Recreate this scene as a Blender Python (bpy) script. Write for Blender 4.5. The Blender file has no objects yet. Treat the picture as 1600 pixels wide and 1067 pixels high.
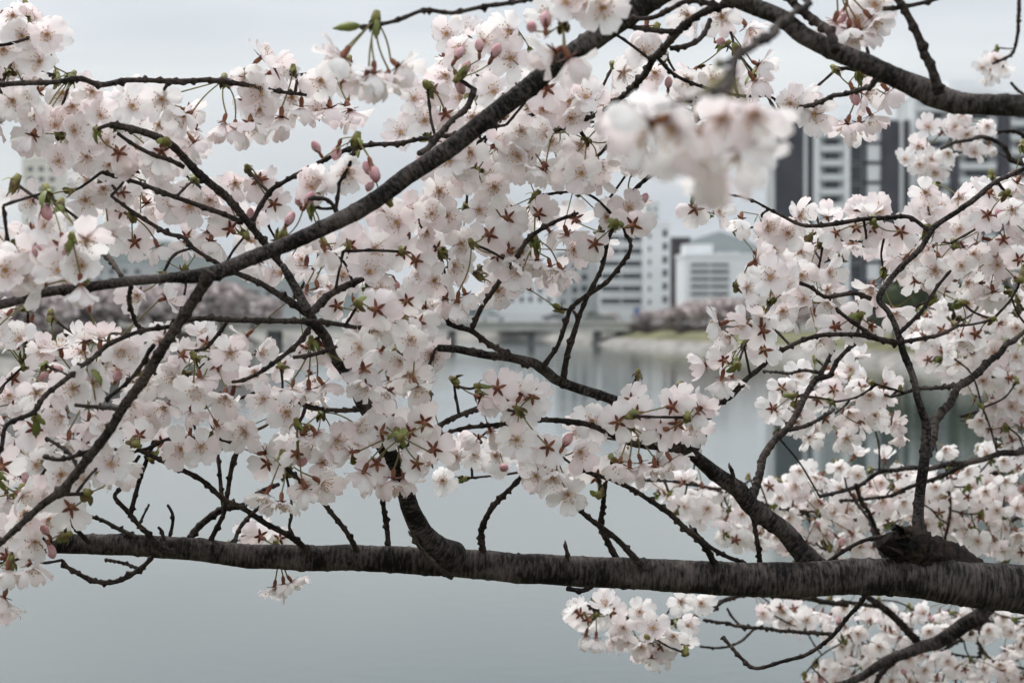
import bpy, bmesh, math, random
import numpy as np
from mathutils import Vector, Matrix, Quaternion

R = math.radians
random.seed(7)
rng = np.random.default_rng(11)
scene = bpy.context.scene
col = scene.collection

# ------------------------------------------------------------------ camera, sky, sun, exposure
CAM = Vector((0.0, 0.0, 5.0))
FPX = 1600 * 50.0 / 22.3            # focal length in photograph pixels
HORIZON = 490.0
PITCH = math.atan((533.5 - HORIZON) / FPX)
cd = bpy.data.cameras.new('camera')
cam = bpy.data.objects.new('camera', cd)
col.objects.link(cam)
cam.location = CAM
cam.rotation_euler = (R(90) - PITCH, 0, 0)
cd.sensor_width = 22.3
cd.lens = 50
cd.clip_start = 0.05
cd.clip_end = 30000
cd.dof.use_dof = True
cd.dof.focus_distance = 1.93
cd.dof.aperture_fstop = 9.5
scene.camera = cam
SUN_EL, SUN_AZ = 58, -35            # degrees; azimuth from +Y towards +X
world = bpy.data.worlds.new('World')
scene.world = world
world.use_nodes = True
wn = world.node_tree.nodes
wl = world.node_tree.links
wn.clear()
w_out = wn.new('ShaderNodeOutputWorld')
w_bg = wn.new('ShaderNodeBackground')
w_sky = wn.new('ShaderNodeTexSky')
w_sky.sky_type = 'NISHITA'
w_sky.sun_disc = False
w_sky.sun_elevation = R(SUN_EL)
w_sky.sun_rotation = R(SUN_AZ)
w_sky.air_density = 1.0
w_sky.dust_density = 3.0
w_tc = wn.new('ShaderNodeTexCoord')
w_map = wn.new('ShaderNodeMapping')
w_map.inputs['Scale'].default_value = (1.0, 1.0, 6.0)
w_n = wn.new('ShaderNodeTexNoise')
w_n.inputs['Scale'].default_value = 2.6
w_n.inputs['Detail'].default_value = 5.0
w_n.inputs['Roughness'].default_value = 0.5
w_ramp = wn.new('ShaderNodeValToRGB')
w_ramp.color_ramp.elements[0].position = 0.33
w_ramp.color_ramp.elements[0].color = (3.5, 3.78, 4.15, 1)
w_ramp.color_ramp.elements[1].position = 0.66
w_ramp.color_ramp.elements[1].color = (5.35, 5.5, 5.55, 1)
w_mix = wn.new('ShaderNodeMixRGB')
w_mix.inputs['Fac'].default_value = 0.9
wl.new(w_tc.outputs['Generated'], w_map.inputs['Vector'])
wl.new(w_map.outputs['Vector'], w_n.inputs['Vector'])
wl.new(w_n.outputs['Fac'], w_ramp.inputs['Fac'])
wl.new(w_sky.outputs['Color'], w_mix.inputs['Color1'])
wl.new(w_ramp.outputs['Color'], w_mix.inputs['Color2'])
# an overcast sky is brightest overhead: luminance (1 + 2 sin elevation) times that of the horizon
w_sep = wn.new('ShaderNodeSeparateXYZ')
w_cl = wn.new('ShaderNodeClamp')
w_ma = wn.new('ShaderNodeMath'); w_ma.operation = 'MULTIPLY_ADD'
w_ma.inputs[1].default_value = 2.0; w_ma.inputs[2].default_value = 1.0
w_mul = wn.new('ShaderNodeVectorMath'); w_mul.operation = 'SCALE'
wl.new(w_tc.outputs['Generated'], w_sep.inputs['Vector'])
wl.new(w_sep.outputs['Z'], w_cl.inputs['Value'])
wl.new(w_cl.outputs['Result'], w_ma.inputs[0])
wl.new(w_mix.outputs['Color'], w_mul.inputs[0])
wl.new(w_ma.outputs[0], w_mul.inputs['Scale'])
wl.new(w_mul.outputs['Vector'], w_bg.inputs['Color'])
w_bg.inputs['Strength'].default_value = 0.1
wl.new(w_bg.outputs['Background'], w_out.inputs['Surface'])
sl = bpy.data.lights.new('sun', 'SUN')
sl.energy = 1.5
sl.angle = R(25)
sl.color = (1.0, 0.97, 0.93)
sun = bpy.data.objects.new('sun', sl)
col.objects.link(sun)
sd = Vector((math.sin(R(SUN_AZ)) * math.cos(R(SUN_EL)), math.cos(R(SUN_AZ)) * math.cos(R(SUN_EL)), math.sin(R(SUN_EL))))
sun.rotation_euler = sd.to_track_quat('Z', 'Y').to_euler()
sun.location = (0, 0, 60)
scene.view_settings.view_transform = 'Standard'
scene.view_settings.look = 'None'
scene.view_settings.gamma = 1
scene.view_settings.use_curve_mapping = False
scene.view_settings.exposure = 0.42
scene.cycles.max_bounces = 6
scene.cycles.volume_bounces = 1
scene.cycles.transparent_max_bounces = 8

cP, sP = math.cos(PITCH), math.sin(PITCH)
def P(px, py, d):
    """point seen at photograph pixel (px, py), d metres along the optical axis"""
    x = (px - 800.0) / FPX * d
    u = -(py - 533.5) / FPX * d
    return Vector((CAM.x + x, CAM.y + d * cP + u * sP, CAM.z - d * sP + u * cP))

# ------------------------------------------------------------------ materials
def mat(name, colr=(0.5, 0.5, 0.5), rough=0.7, spec=0.5):
    m = bpy.data.materials.new(name)
    m.use_nodes = True
    b = m.node_tree.nodes['Principled BSDF']
    b.inputs['Base Color'].default_value = (*colr, 1)
    b.inputs['Roughness'].default_value = rough
    b.inputs['Specular IOR Level'].default_value = spec
    return m
def N(m, t, **kw):
    n = m.node_tree.nodes.new(t)
    for k, v in kw.items():
        n.inputs[k.replace('_', ' ')].default_value = v
    return n
def L(m, a, b):
    m.node_tree.links.new(a, b)
def bsdf(m):
    return m.node_tree.nodes['Principled BSDF']
def noisy(name, c0, c1, scale, rough=0.8, bump=0.0, detail=6.0, coord='Object', stretch=(1, 1, 1), lo=0.35, hi=0.65, bscale=None, spec=0.3, bdist=0.05):
    m = mat(name, c0, rough, spec)
    tc = N(m, 'ShaderNodeTexCoord')
    mp = N(m, 'ShaderNodeMapping')
    mp.inputs['Scale'].default_value = stretch
    n = N(m, 'ShaderNodeTexNoise', Scale=scale, Detail=detail)
    r = N(m, 'ShaderNodeValToRGB')
    r.color_ramp.elements[0].position = lo
    r.color_ramp.elements[1].position = hi
    r.color_ramp.elements[0].color = (*c0, 1)
    r.color_ramp.elements[1].color = (*c1, 1)
    L(m, tc.outputs[coord], mp.inputs['Vector'])
    L(m, mp.outputs['Vector'], n.inputs['Vector'])
    L(m, n.outputs['Fac'], r.inputs['Fac'])
    L(m, r.outputs['Color'], bsdf(m).inputs['Base Color'])
    if bump:
        n2 = N(m, 'ShaderNodeTexNoise', Scale=bscale or scale * 3, Detail=4.0)
        L(m, mp.outputs['Vector'], n2.inputs['Vector'])
        bp = N(m, 'ShaderNodeBump', Strength=bump, Distance=bdist)
        L(m, n2.outputs['Fac'], bp.inputs['Height'])
        L(m, bp.outputs['Normal'], bsdf(m).inputs['Normal'])
    return m

def bark_material(name, dark, light, lichen, lichen_amount):
    """cherry bark: fine rings round the limb (UV v runs along it, in metres), lenticels, lichen"""
    m = mat(name, dark, 0.82, 0.18)
    uv = N(m, 'ShaderNodeUVMap')
    mp = N(m, 'ShaderNodeMapping')
    mp.inputs['Scale'].default_value = (4.0, 380.0, 1.0)
    L(m, uv.outputs['UV'], mp.inputs['Vector'])
    n1 = N(m, 'ShaderNodeTexNoise', Scale=1.0, Detail=6.0, Roughness=0.65)
    L(m, mp.outputs['Vector'], n1.inputs['Vector'])
    tc = N(m, 'ShaderNodeTexCoord')
    n2 = N(m, 'ShaderNodeTexNoise', Scale=38.0, Detail=6.0, Roughness=0.6)
    L(m, tc.outputs['Object'], n2.inputs['Vector'])
    ad = N(m, 'ShaderNodeMath'); ad.operation = 'MULTIPLY_ADD'
    ad.inputs[1].default_value = 0.55
    L(m, n1.outputs['Fac'], ad.inputs[0])
    ml = N(m, 'ShaderNodeMath'); ml.operation = 'MULTIPLY'; ml.inputs[1].default_value = 0.5
    L(m, n2.outputs['Fac'], ml.inputs[0])
    L(m, ml.outputs[0], ad.inputs[2])
    r = N(m, 'ShaderNodeValToRGB')
    r.color_ramp.elements[0].position = 0.47
    r.color_ramp.elements[0].color = (*dark, 1)
    r.color_ramp.elements[1].position = 0.66
    r.color_ramp.elements[1].color = (*light, 1)
    L(m, ad.outputs[0], r.inputs['Fac'])
    n3 = N(m, 'ShaderNodeTexNoise', Scale=16.0, Detail=8.0, Roughness=0.7)
    L(m, tc.outputs['Object'], n3.inputs['Vector'])
    r3 = N(m, 'ShaderNodeValToRGB')
    r3.color_ramp.elements[0].position = 0.56
    r3.color_ramp.elements[1].position = 0.70
    r3.color_ramp.elements[0].color = (0, 0, 0, 1)
    r3.color_ramp.elements[1].color = (lichen_amount,) * 3 + (1,)
    L(m, n3.outputs['Fac'], r3.inputs['Fac'])
    mx = N(m, 'ShaderNodeMixRGB')
    mx.inputs['Color2'].default_value = (*lichen, 1)
    L(m, r3.outputs['Color'], mx.inputs['Fac'])
    L(m, r.outputs['Color'], mx.inputs['Color1'])
    L(m, mx.outputs['Color'], bsdf(m).inputs['Base Color'])
    bp = N(m, 'ShaderNodeBump', Strength=0.9, Distance=0.0016)
    L(m, ad.outputs[0], bp.inputs['Height'])
    L(m, bp.outputs['Normal'], bsdf(m).inputs['Normal'])
    return m

M = {}
M['bark'] = bark_material('cherry_bark', (0.006, 0.0048, 0.0043), (0.118, 0.097, 0.088), (0.045, 0.045, 0.028), 0.5)
M['twig'] = bark_material('twig_bark', (0.010, 0.0075, 0.0062), (0.098, 0.074, 0.062), (0.05, 0.046, 0.033), 0.4)
M['stub'] = noisy('broken_wood', (0.004, 0.003, 0.0026), (0.032, 0.020, 0.014), 60, 0.9, 0.8, bdist=0.004)

def petal_material():
    m = bpy.data.materials.new('petal')
    m.use_nodes = True
    nt = m.node_tree
    nt.nodes.clear()
    out = N(m, 'ShaderNodeOutputMaterial')
    uv = N(m, 'ShaderNodeUVMap')
    sp = N(m, 'ShaderNodeSeparateXYZ')
    L(m, uv.outputs['UV'], sp.inputs['Vector'])
    r = N(m, 'ShaderNodeValToRGB')                    # v: 0 at the claw, 1 at the tip
    e = r.color_ramp.elements
    e[0].position = 0.0;  e[0].color = (0.84, 0.70, 0.68, 1)
    e[1].position = 0.30; e[1].color = (0.955, 0.925, 0.908, 1)
    e2 = r.color_ramp.elements.new(0.8);  e2.color = (0.96, 0.935, 0.918, 1)
    e3 = r.color_ramp.elements.new(1.0);  e3.color = (0.945, 0.892, 0.882, 1)
    L(m, sp.outputs['Y'], r.inputs['Fac'])
    oi = N(m, 'ShaderNodeObjectInfo')
    rr = N(m, 'ShaderNodeValToRGB')                   # some flowers are pinker than others
    rr.color_ramp.elements[0].position = 0.42; rr.color_ramp.elements[0].color = (1, 1, 1, 1)
    rr.color_ramp.elements[1].position = 1.0; rr.color_ramp.elements[1].color = (0.985, 0.855, 0.87, 1)
    ge = N(m, 'ShaderNodeNewGeometry')
    rm = N(m, 'ShaderNodeMath'); rm.operation = 'MULTIPLY_ADD'; rm.inputs[1].default_value = 0.6
    ri = N(m, 'ShaderNodeMath'); ri.operation = 'MULTIPLY'; ri.inputs[1].default_value = 0.4
    L(m, ge.outputs['Random Per Island'], ri.inputs[0])
    L(m, oi.outputs['Random'], rm.inputs[0]); L(m, ri.outputs[0], rm.inputs[2])
    L(m, rm.outputs[0], rr.inputs['Fac'])
    mx = N(m, 'ShaderNodeMixRGB'); mx.blend_type = 'MULTIPLY'; mx.inputs['Fac'].default_value = 1
    L(m, r.outputs['Color'], mx.inputs['Color1'])
    L(m, rr.outputs['Color'], mx.inputs['Color2'])
    mp = N(m, 'ShaderNodeMapping'); mp.inputs['Scale'].default_value = (22, 1.6, 1)
    L(m, uv.outputs['UV'], mp.inputs['Vector'])
    nz = N(m, 'ShaderNodeTexNoise', Scale=1.0, Detail=3.0)
    L(m, mp.outputs['Vector'], nz.inputs['Vector'])
    bp = N(m, 'ShaderNodeBump', Strength=0.35, Distance=0.0006)
    L(m, nz.outputs['Fac'], bp.inputs['Height'])
    df = N(m, 'ShaderNodeBsdfDiffuse')
    tr = N(m, 'ShaderNodeBsdfTranslucent')
    gl = N(m, 'ShaderNodeBsdfGlossy'); gl.inputs['Roughness'].default_value = 0.45
    for n in (df, tr):
        L(m, mx.outputs['Color'], n.inputs['Color'])
    for n in (df, tr, gl):
        L(m, bp.outputs['Normal'], n.inputs['Normal'])
    ms = N(m, 'ShaderNodeMixShader'); ms.inputs['Fac'].default_value = 0.5
    L(m, df.outputs[0], ms.inputs[1]); L(m, tr.outputs[0], ms.inputs[2])
    ms2 = N(m, 'ShaderNodeMixShader'); ms2.inputs['Fac'].default_value = 0.035
    L(m, ms.outputs[0], ms2.inputs[1]); L(m, gl.outputs[0], ms2.inputs[2])
    L(m, ms2.outputs[0], out.inputs['Surface'])
    return m
M['petal'] = petal_material()
M['pink_bud'] = noisy('bud_petal', (0.46, 0.22, 0.23), (0.66, 0.44, 0.45), 120, 0.6)
M['sepal'] = noisy('sepal', (0.12, 0.030, 0.020), (0.22, 0.085, 0.040), 140, 0.55)
M['stalk'] = noisy('flower_stalk', (0.13, 0.15, 0.04), (0.22, 0.15, 0.06), 45, 0.5)
M['scale'] = noisy('bud_scale', (0.085, 0.045, 0.022), (0.19, 0.18, 0.045), 160, 0.55)
M['leaf'] = noisy('young_leaf', (0.10, 0.12, 0.03), (0.20, 0.22, 0.05), 90, 0.45)
M['filament'] = mat('filament', (0.80, 0.66, 0.58), 0.6)
M['anther'] = mat('anther', (0.50, 0.29, 0.07), 0.7)
M['heart'] = mat('flower_heart', (0.38, 0.20, 0.06), 0.6)
M['old_bud'] = mat('dry_bud', (0.10, 0.05, 0.04), 0.7)

# ------------------------------------------------------------------ object helpers
def mesh_obj(name, me, parent=None, loc=None):
    o = bpy.data.objects.new(name, me)
    col.objects.link(o)
    if parent is not None:
        o.parent = parent
    if loc is not None:
        o.location = loc
    return o
def tag(o, label=None, cat=None, group=None, kind=None):
    if label: o['label'] = label
    if cat: o['category'] = cat
    if group: o['group'] = group
    if kind: o['kind'] = kind
    return o
def thing(name, label, cat, loc, rz=0.0, group=None):
    o = bpy.data.objects.new(name, None)
    o.empty_display_size = 0.1
    col.objects.link(o)
    o.location = loc
    o.rotation_euler = (0, 0, rz)
    return tag(o, label, cat, group)
def pydata(name, v, f, mats, mi=None, smooth=True, uv=None):
    me = bpy.data.meshes.new(name)
    me.from_pydata([tuple(p) for p in v], [], [tuple(q) for q in f])
    for m in mats:
        me.materials.append(m)
    if mi is not None:
        me.polygons.foreach_set('material_index', np.asarray(mi, dtype=np.int32))
    me.polygons.foreach_set('use_smooth', np.full(len(me.polygons), smooth, dtype=bool))
    if uv is not None:
        lay = me.uv_layers.new(name='UVMap')
        vi = np.empty(len(me.loops), dtype=np.int32)
        me.loops.foreach_get('vertex_index', vi)
        lay.data.foreach_set('uv', np.asarray(uv, dtype=np.float32)[vi].ravel())
    me.update()
    return me
class MB:
    """collects boxes and prisms into one mesh"""
    def __init__(s): s.v, s.f = [], []
    def box(s, x0, x1, y0, y1, z0, z1):
        b = len(s.v)
        s.v += [(x0, y0, z0), (x1, y0, z0), (x1, y1, z0), (x0, y1, z0), (x0, y0, z1), (x1, y0, z1), (x1, y1, z1), (x0, y1, z1)]
        s.f += [tuple(b + i for i in q) for q in ((0, 3, 2, 1), (4, 5, 6, 7), (0, 1, 5, 4), (1, 2, 6, 5), (2, 3, 7, 6), (3, 0, 4, 7))]
        return s
    def poly(s, vs, fs):
        b = len(s.v); s.v += vs; s.f += [tuple(b + i for i in q) for q in fs]; return s
    def build(s, name, m, parent=None, loc=None, smooth=False):
        return mesh_obj(name, pydata(name, s.v, s.f, [m], smooth=smooth), parent, loc)

# ------------------------------------------------------------------ the setting: near bank, water, far banks, hills
def grid_sheet(name, xs, ys, zf, m, kind='structure'):
    v = [(x, y, zf(x, y)) for y in ys for x in xs]
    nx = len(xs)
    f = [(j * nx + i, j * nx + i + 1, (j + 1) * nx + i + 1, (j + 1) * nx + i) for j in range(len(ys) - 1) for i in range(nx - 1)]
    return tag(mesh_obj(name, pydata(name, v, f, [m])), kind=kind)

M['soil'] = noisy('bank_soil', (0.045, 0.06, 0.025), (0.12, 0.10, 0.07), 1.2, 0.95, 0.5)
M['grass'] = noisy('bank_grass', (0.080, 0.085, 0.035), (0.15, 0.14, 0.065), 0.25, 0.95, 0.5)
M['stone'] = noisy('bank_stone', (0.13, 0.125, 0.115), (0.30, 0.28, 0.25), 0.35, 0.95, 0.6, stretch=(1, 1, 4))
M['far_ground'] = noisy('town_ground', (0.10, 0.11, 0.08), (0.20, 0.19, 0.17), 0.05, 0.95)
M['hill'] = noisy('forest_hill', (0.030, 0.042, 0.040), (0.055, 0.068, 0.055), 0.01, 0.95, 0.4)

def water_material():
    m = mat('river_water', (0.034, 0.050, 0.042), 0.06, 0.5)
    b = bsdf(m)
    b.inputs['IOR'].default_value = 1.333
    tc = N(m, 'ShaderNodeTexCoord')
    mp = N(m, 'ShaderNodeMapping'); mp.inputs['Scale'].default_value = (0.6, 1.0, 1.0)
    L(m, tc.outputs['Object'], mp.inputs['Vector'])
    n = N(m, 'ShaderNodeTexNoise', Scale=2.6, Detail=3.0, Roughness=0.55)
    L(m, mp.outputs['Vector'], n.inputs['Vector'])
    mp2 = N(m, 'ShaderNodeMapping'); mp2.inputs['Scale'].default_value = (0.02, 0.06, 1.0)
    L(m, tc.outputs['Object'], mp2.inputs['Vector'])
    n2 = N(m, 'ShaderNodeTexNoise', Scale=1.0, Detail=3.0)
    L(m, mp2.outputs['Vector'], n2.inputs['Vector'])
    rr = N(m, 'ShaderNodeMapRange'); rr.inputs['From Min'].default_value = 0.35; rr.inputs['From Max'].default_value = 0.65
    rr.inputs['To Min'].default_value = 0.03; rr.inputs['To Max'].default_value = 0.13
    L(m, n2.outputs['Fac'], rr.inputs['Value'])
    bp = N(m, 'ShaderNodeBump', Distance=0.05)
    L(m, rr.outputs['Result'], bp.inputs['Strength'])
    L(m, n.outputs['Fac'], bp.inputs['Height'])
    L(m, bp.outputs['Normal'], b.inputs['Normal'])
    return m
M['water'] = water_material()
grid_sheet('water', [-5000, -300, 0, 300, 5000], [4.0, 60, 200, 400, 6300], lambda x, y: 0.0, M['water'])
# near bank: a level terrace the photographer and the tree stand on, then a slope into the water
def near_bank(x, y):
    n = 0.05 * math.sin(x * 2.1 + y) + 0.04 * math.sin(x * 0.7 - y * 1.7)
    if y <= 3.6: return 3.38 + n
    t = min(1.0, (y - 3.6) / 5.6)
    return 3.38 + n - 4.2 * t
grid_sheet('ground', [-60 + i * 1.5 for i in range(81)], [-40, -20, -8, -3, 0, 1.2, 2.4, 3.6, 4.6, 5.8, 7.2, 9.2], near_bank, M['soil'])

def far_bank(name, line, m_slope, m_top, top, run):
    """line: waterline points (world x, y) along the bank; the bank rises away from the water to a level top"""
    v, f, mi = [], [], []
    n = len(line)
    cols_ = 6
    for k, (x, y) in enumerate(line):
        x2, y2 = line[min(k + 1, n - 1)]; x1, y1 = line[max(k - 1, 0)]
        t = Vector((x2 - x1, y2 - y1)).normalized()
        nx, ny = -t.y, t.x
        for (s, z) in ((-0.5, -0.6), (run * 0.35, top * 0.45), (run * 0.5, top * 0.5), (run, top), (run * 2.2, top + 0.15), (run * 2.2 + 900, top + 0.6)):
            j = 0.25 * math.sin(k * 1.9 + s) if s < 60 else 0
            v.append((x + nx * (s + j), y + ny * (s + j), z))
    for k in range(n - 1):
        for c in range(cols_ - 1):
            f.append((k * cols_ + c, (k + 1) * cols_ + c, (k + 1) * cols_ + c + 1, k * cols_ + c + 1))
            mi.append(0 if c < 2 else (1 if c < 4 else 2))
    me = pydata(name, v, f, [m_slope, m_top, M['far_ground']], mi)
    return tag(mesh_obj(name, me), kind='structure')
def wl_pt(px, py):
    d = 5.0 * FPX / (py - HORIZON)
    return ((px - 800) / FPX * d, d)
right_line = [wl_pt(915, 537), wl_pt(945, 541), wl_pt(1010, 545), wl_pt(1090, 549), wl_pt(1200, 556), wl_pt(1330, 568), wl_pt(1480, 584), wl_pt(1700, 612), wl_pt(2200, 690)]
far_bank('river_bank_right', right_line, M['stone'], M['grass'], 2.3, 9.0)
left_line = [wl_pt(-700, 690), wl_pt(-200, 610), wl_pt(0, 588), wl_pt(150, 568), wl_pt(290, 553), wl_pt(400, 541), wl_pt(430, 533), wl_pt(560, 531), wl_pt(700, 529), wl_pt(840, 530), wl_pt(915, 536.5)]
far_bank('river_bank_left', left_line, M['stone'], M['far_ground'], 2.3, 7.0)

def hill(name, pts, d, depth):
    """ridge seen at pixels pts, d metres away, with a broad body"""
    v, f = [], []
    for (px, py) in pts:
        p = P(px, py, d)
        v += [(p.x, p.y - depth, 1.0), (p.x, p.y - depth * 0.4, max(1.5, p.z * 0.62)), (p.x, p.y, p.z), (p.x, p.y + depth, 1.0)]
    for k in range(len(pts) - 1):
        for c in range(3):
            a = k * 4 + c
            f.append((a, a + 4, a + 5, a + 1))
    return tag(mesh_obj(name, pydata(name, v, f, [M['hill']])), kind='structure')
hill('mountain', [(700, 480), (800, 452), (900, 425), (960, 405), (1030, 392), (1090, 372), (1125, 361), (1165, 374), (1200, 392), (1260, 404), (1330, 420), (1450, 440), (1600, 450), (1800, 480)], 5200, 900)
hill('hill', [(-400, 455), (-200, 420), (-60, 412), (60, 400), (120, 380), (165, 366), (210, 378), (262, 376), (300, 392), (345, 402), (420, 420), (520, 432), (620, 445), (740, 480)], 2600, 500)

# ------------------------------------------------------------------ buildings across the river
M['white_wall'] = noisy('white_render', (0.70, 0.71, 0.71), (0.78, 0.79, 0.79), 0.15, 0.85)
M['cream_wall'] = noisy('cream_render', (0.60, 0.57, 0.50), (0.68, 0.65, 0.58), 0.15, 0.85)
M['grey_wall'] = noisy('grey_concrete', (0.36, 0.37, 0.37), (0.46, 0.47, 0.47), 0.2, 0.85)
M['dark_wall'] = noisy('dark_tile', (0.030, 0.030, 0.038), (0.055, 0.054, 0.064), 0.2, 0.55)
M['brown_wall'] = noisy('brown_tile', (0.06, 0.05, 0.052), (0.10, 0.085, 0.085), 0.3, 0.7)
M['glass'] = mat('window_glass', (0.03, 0.036, 0.042), 0.2, 0.35)
M['tile_roof'] = noisy('orange_roof', (0.42, 0.17, 0.09), (0.52, 0.24, 0.13), 0.5, 0.8)
M['balcony'] = noisy('balcony_front', (0.58, 0.60, 0.60), (0.68, 0.69, 0.69), 0.4, 0.7)
GZ = 2.9
def base_at(px, d):
    p = P(px, HORIZON, d)
    return Vector((p.x, p.y, GZ))
def zof(py, d):
    return 5.0 - (py - HORIZON) * d / FPX - GZ     # height above the building's base

_share = {}
def shared_box(name, m, sx, sy, sz, parent, loc):
    key = (name, m.name, round(sx, 3), round(sy, 3), round(sz, 3))
    me = _share.get(key)
    if me is None:
        b = MB().box(-sx / 2, sx / 2, 0, sy, 0, sz)
        me = _share[key] = pydata(name, b.v, b.f, [m], smooth=False)
    return mesh_obj(name, me, parent, loc)

def tower(label, px0, px1, top, d, bays, floor_px, roof=None):
    s = d / FPX
    t = thing('apartment_tower', label, 'tower', base_at((px0 + px1) / 2, d))
    cx = (px0 + px1) / 2
    H_ = zof(top, d)
    w = (px1 - px0) * s
    MB().box(-w / 2, w / 2, 1.2, 17, 0, H_).build('wall', M['grey_wall'], t)
    MB().box(-w / 2 - 0.2, w / 2 + 0.2, 1.0, 17.2, H_, H_ + 0.9).build('parapet', M['white_wall'], t)
    MB().box(-w * 0.22, w * 0.12, 6, 12, H_ + 0.9, H_ + 4.0).build('roof_house', M['white_wall'], t)
    fl = floor_px * s
    n = int((H_ - 1.0) / fl)
    for (kind, a, b) in bays:
        x0, x1 = (a - cx) * s, (b - cx) * s
        xm, ww = (x0 + x1) / 2, (x1 - x0)
        if kind == 'dark':
            MB().box(x0, x1, 0.0, 1.25, 0, H_ + 0.5).build('dark_pilaster', M['dark_wall'], t)
        elif kind == 'pier':
            MB().box(x0, x1, 0.3, 1.25, 0, H_ + 0.3).build('pier', M['white_wall'], t)
        elif kind == 'balcony':
            for k in range(n):
                z = H_ - (k + 1) * fl
                shared_box('balcony', M['balcony'], ww, 1.35, fl * 0.42, t, (xm, -0.1, z))
                shared_box('window', M['glass'], ww * 0.62, 0.12, fl * 0.46, t, (xm, 1.12, z + fl * 0.44))
        elif kind == 'grid':
            g = 31.0 * s
            for k in range(int((H_ - 1) / g)):
                z = H_ - (k + 1) * g
                shared_box('window', M['glass'], ww * 0.36, 0.14, g * 0.74, t, (x0 + ww * 0.2, 1.1, z + g * 0.1))
                shared_box('panel', M['white_wall'], ww * 0.42, 0.5, g * 0.80, t, (x1 - ww * 0.24, 0.75, z + g * 0.08))
                shared_box('beam', M['dark_wall'], ww, 0.8, g * 0.11, t, (xm, 0.5, z - g * 0.055))
            MB().box(x0 + ww * 0.42, x0 + ww * 0.53, 0.35, 1.25, 0, H_).build('mullion', M['dark_wall'], t)
    if roof:
        a, b, py = roof
        x0, x1 = (a - cx) * s, (b - cx) * s
        zt = zof(py, d)
        xm = (x0 + x1) / 2
        MB().box(x0 + 0.5, x1 - 0.5, 4.5, 12.5, H_ + 0.9, zt - 1.5).build('roof_house', M['white_wall'], t)
        MB().poly([(x0, 4, zt - 1.5), (x1, 4, zt - 1.5), (x1, 13, zt - 1.5), (x0, 13, zt - 1.5), (xm - 1.5, 8.5, zt + 0.6), (xm + 1.5, 8.5, zt + 0.6)],
                  [(0, 1, 5, 4), (1, 2, 5), (2, 3, 4, 5), (3, 0, 4), (3, 2, 1, 0)]).build('hip_roof', M['tile_roof'], t)
    return t
tower('grey apartment tower with dark corner pilasters and a grid of dark windows', 1211, 1421, 192, 480,
      [('dark', 1211, 1255), ('pier', 1256, 1261), ('dark', 1262, 1270), ('pier', 1271, 1281), ('balcony', 1282, 1318), ('pier', 1319, 1328),
       ('grid', 1329, 1377), ('dark', 1378, 1405), ('pier', 1406, 1411), ('dark', 1412, 1421)], 22.5)
tower('taller pale apartment tower with an orange hipped roof on top', 1421.5, 1660, 152, 484,
      [('pier', 1422, 1431), ('balcony', 1432, 1482), ('dark', 1485, 1497), ('balcony', 1499, 1556), ('dark', 1559, 1577), ('balcony', 1579, 1632), ('dark', 1640, 1660)], 22.5, (1488, 1566, 143))

def block(label, px0, px1, top, d, wall, depth=14.0, rows=(), strips=(), wins=(), rz=0.0, cat='building', extra=None):
    """rows: (px0, px1, [py...], height px) long window bands; wins: (px, [py...], w px, h px) single windows"""
    s = d / FPX
    cx = (px0 + px1) / 2
    t = thing('office_building', label, cat, base_at(cx, d), rz)
    H_ = zof(top, d)
    w = (px1 - px0) * s
    MB().box(-w / 2, w / 2, 0, depth, 0, H_).build('wall', wall, t)
    MB().box(-w / 2 - 0.15, w / 2 + 0.15, -0.15, depth + 0.15, H_, H_ + 0.7).build('parapet', wall, t)
    for (a, b, pys, h) in rows:
        for py in pys:
            z = zof(py, d)
            ww = (b - a) * s
            nw = max(2, int(ww / 4.0))
            for k in range(nw):
                shared_box('window', M['glass'], ww / nw - 0.25, 0.3, h * s, t, ((a - cx) * s + (k + 0.5) * ww / nw, -0.06, z))
            shared_box('sill', M['white_wall'], ww + 0.3, 0.5, 0.35, t, (((a + b) / 2 - cx) * s, -0.35, z - 0.4))
    for (px, pys, wp, hp) in wins:
        for py in pys:
            shared_box('window', M['glass'], wp * s, 0.3, hp * s, t, ((px - cx) * s, -0.06, zof(py, d)))
    if extra:
        for (a, b, pt, y0, y1, mm) in extra:
            MB().box((a - cx) * s, (b - cx) * s, y0, y1, H_ + 0.7, zof(pt, d)).build('roof_house', mm, t)
    return t
block('long white office block with thin window bands beside a stair tower', 935, 1006, 364, 470, M['white_wall'], rows=[(938, 1003, [377 + 19.5 * k for k in range(6)], 8)], rz=R(-4))
block('white stair tower with one column of dark square windows', 1007, 1047, 352, 462, M['white_wall'], wins=[(1039, [370 + 20.7 * k for k in range(6)], 7, 11), (1015, [372 + 20.7 * k for k in range(6)], 4, 7)], extra=[(1034, 1044, 345, 2, 8, M['grey_wall'])])
block('slim dark brown block between two white buildings', 1050, 1078, 376, 474, M['brown_wall'], wins=[(1057, [385 + 13 * k for k in range(7)], 5, 6), (1067, [385 + 13 * k for k in range(7)], 5, 6)])
block('low white office building with six dark window bands and a rooftop box', 1070, 1182, 402, 440, M['white_wall'], rows=[(1078, 1140, [416 + 11.5 * k for k in range(5)], 4.5)], extra=[(1073, 1116, 381, 2, 9, M['white_wall']), (1130, 1160, 392, 4, 10, M['grey_wall'])], rz=R(3))
block('pale slab building rising faintly behind the stair tower', 1008, 1030, 318, 760, M['white_wall'], wins=[(1014, [330 + 12 * k for k in range(8)], 4, 6), (1024, [330 + 12 * k for k in range(8)], 4, 6)])
block('grey white apartment block with two columns of dark windows', 870, 934, 398, 478, M['grey_wall'], wins=[(898, [404 + 18 * k for k in range(5)], 7, 10), (913, [402 + 18 * k for k in range(5)], 9, 10), (880, [404 + 18 * k for k in range(5)], 5, 8)])
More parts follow.
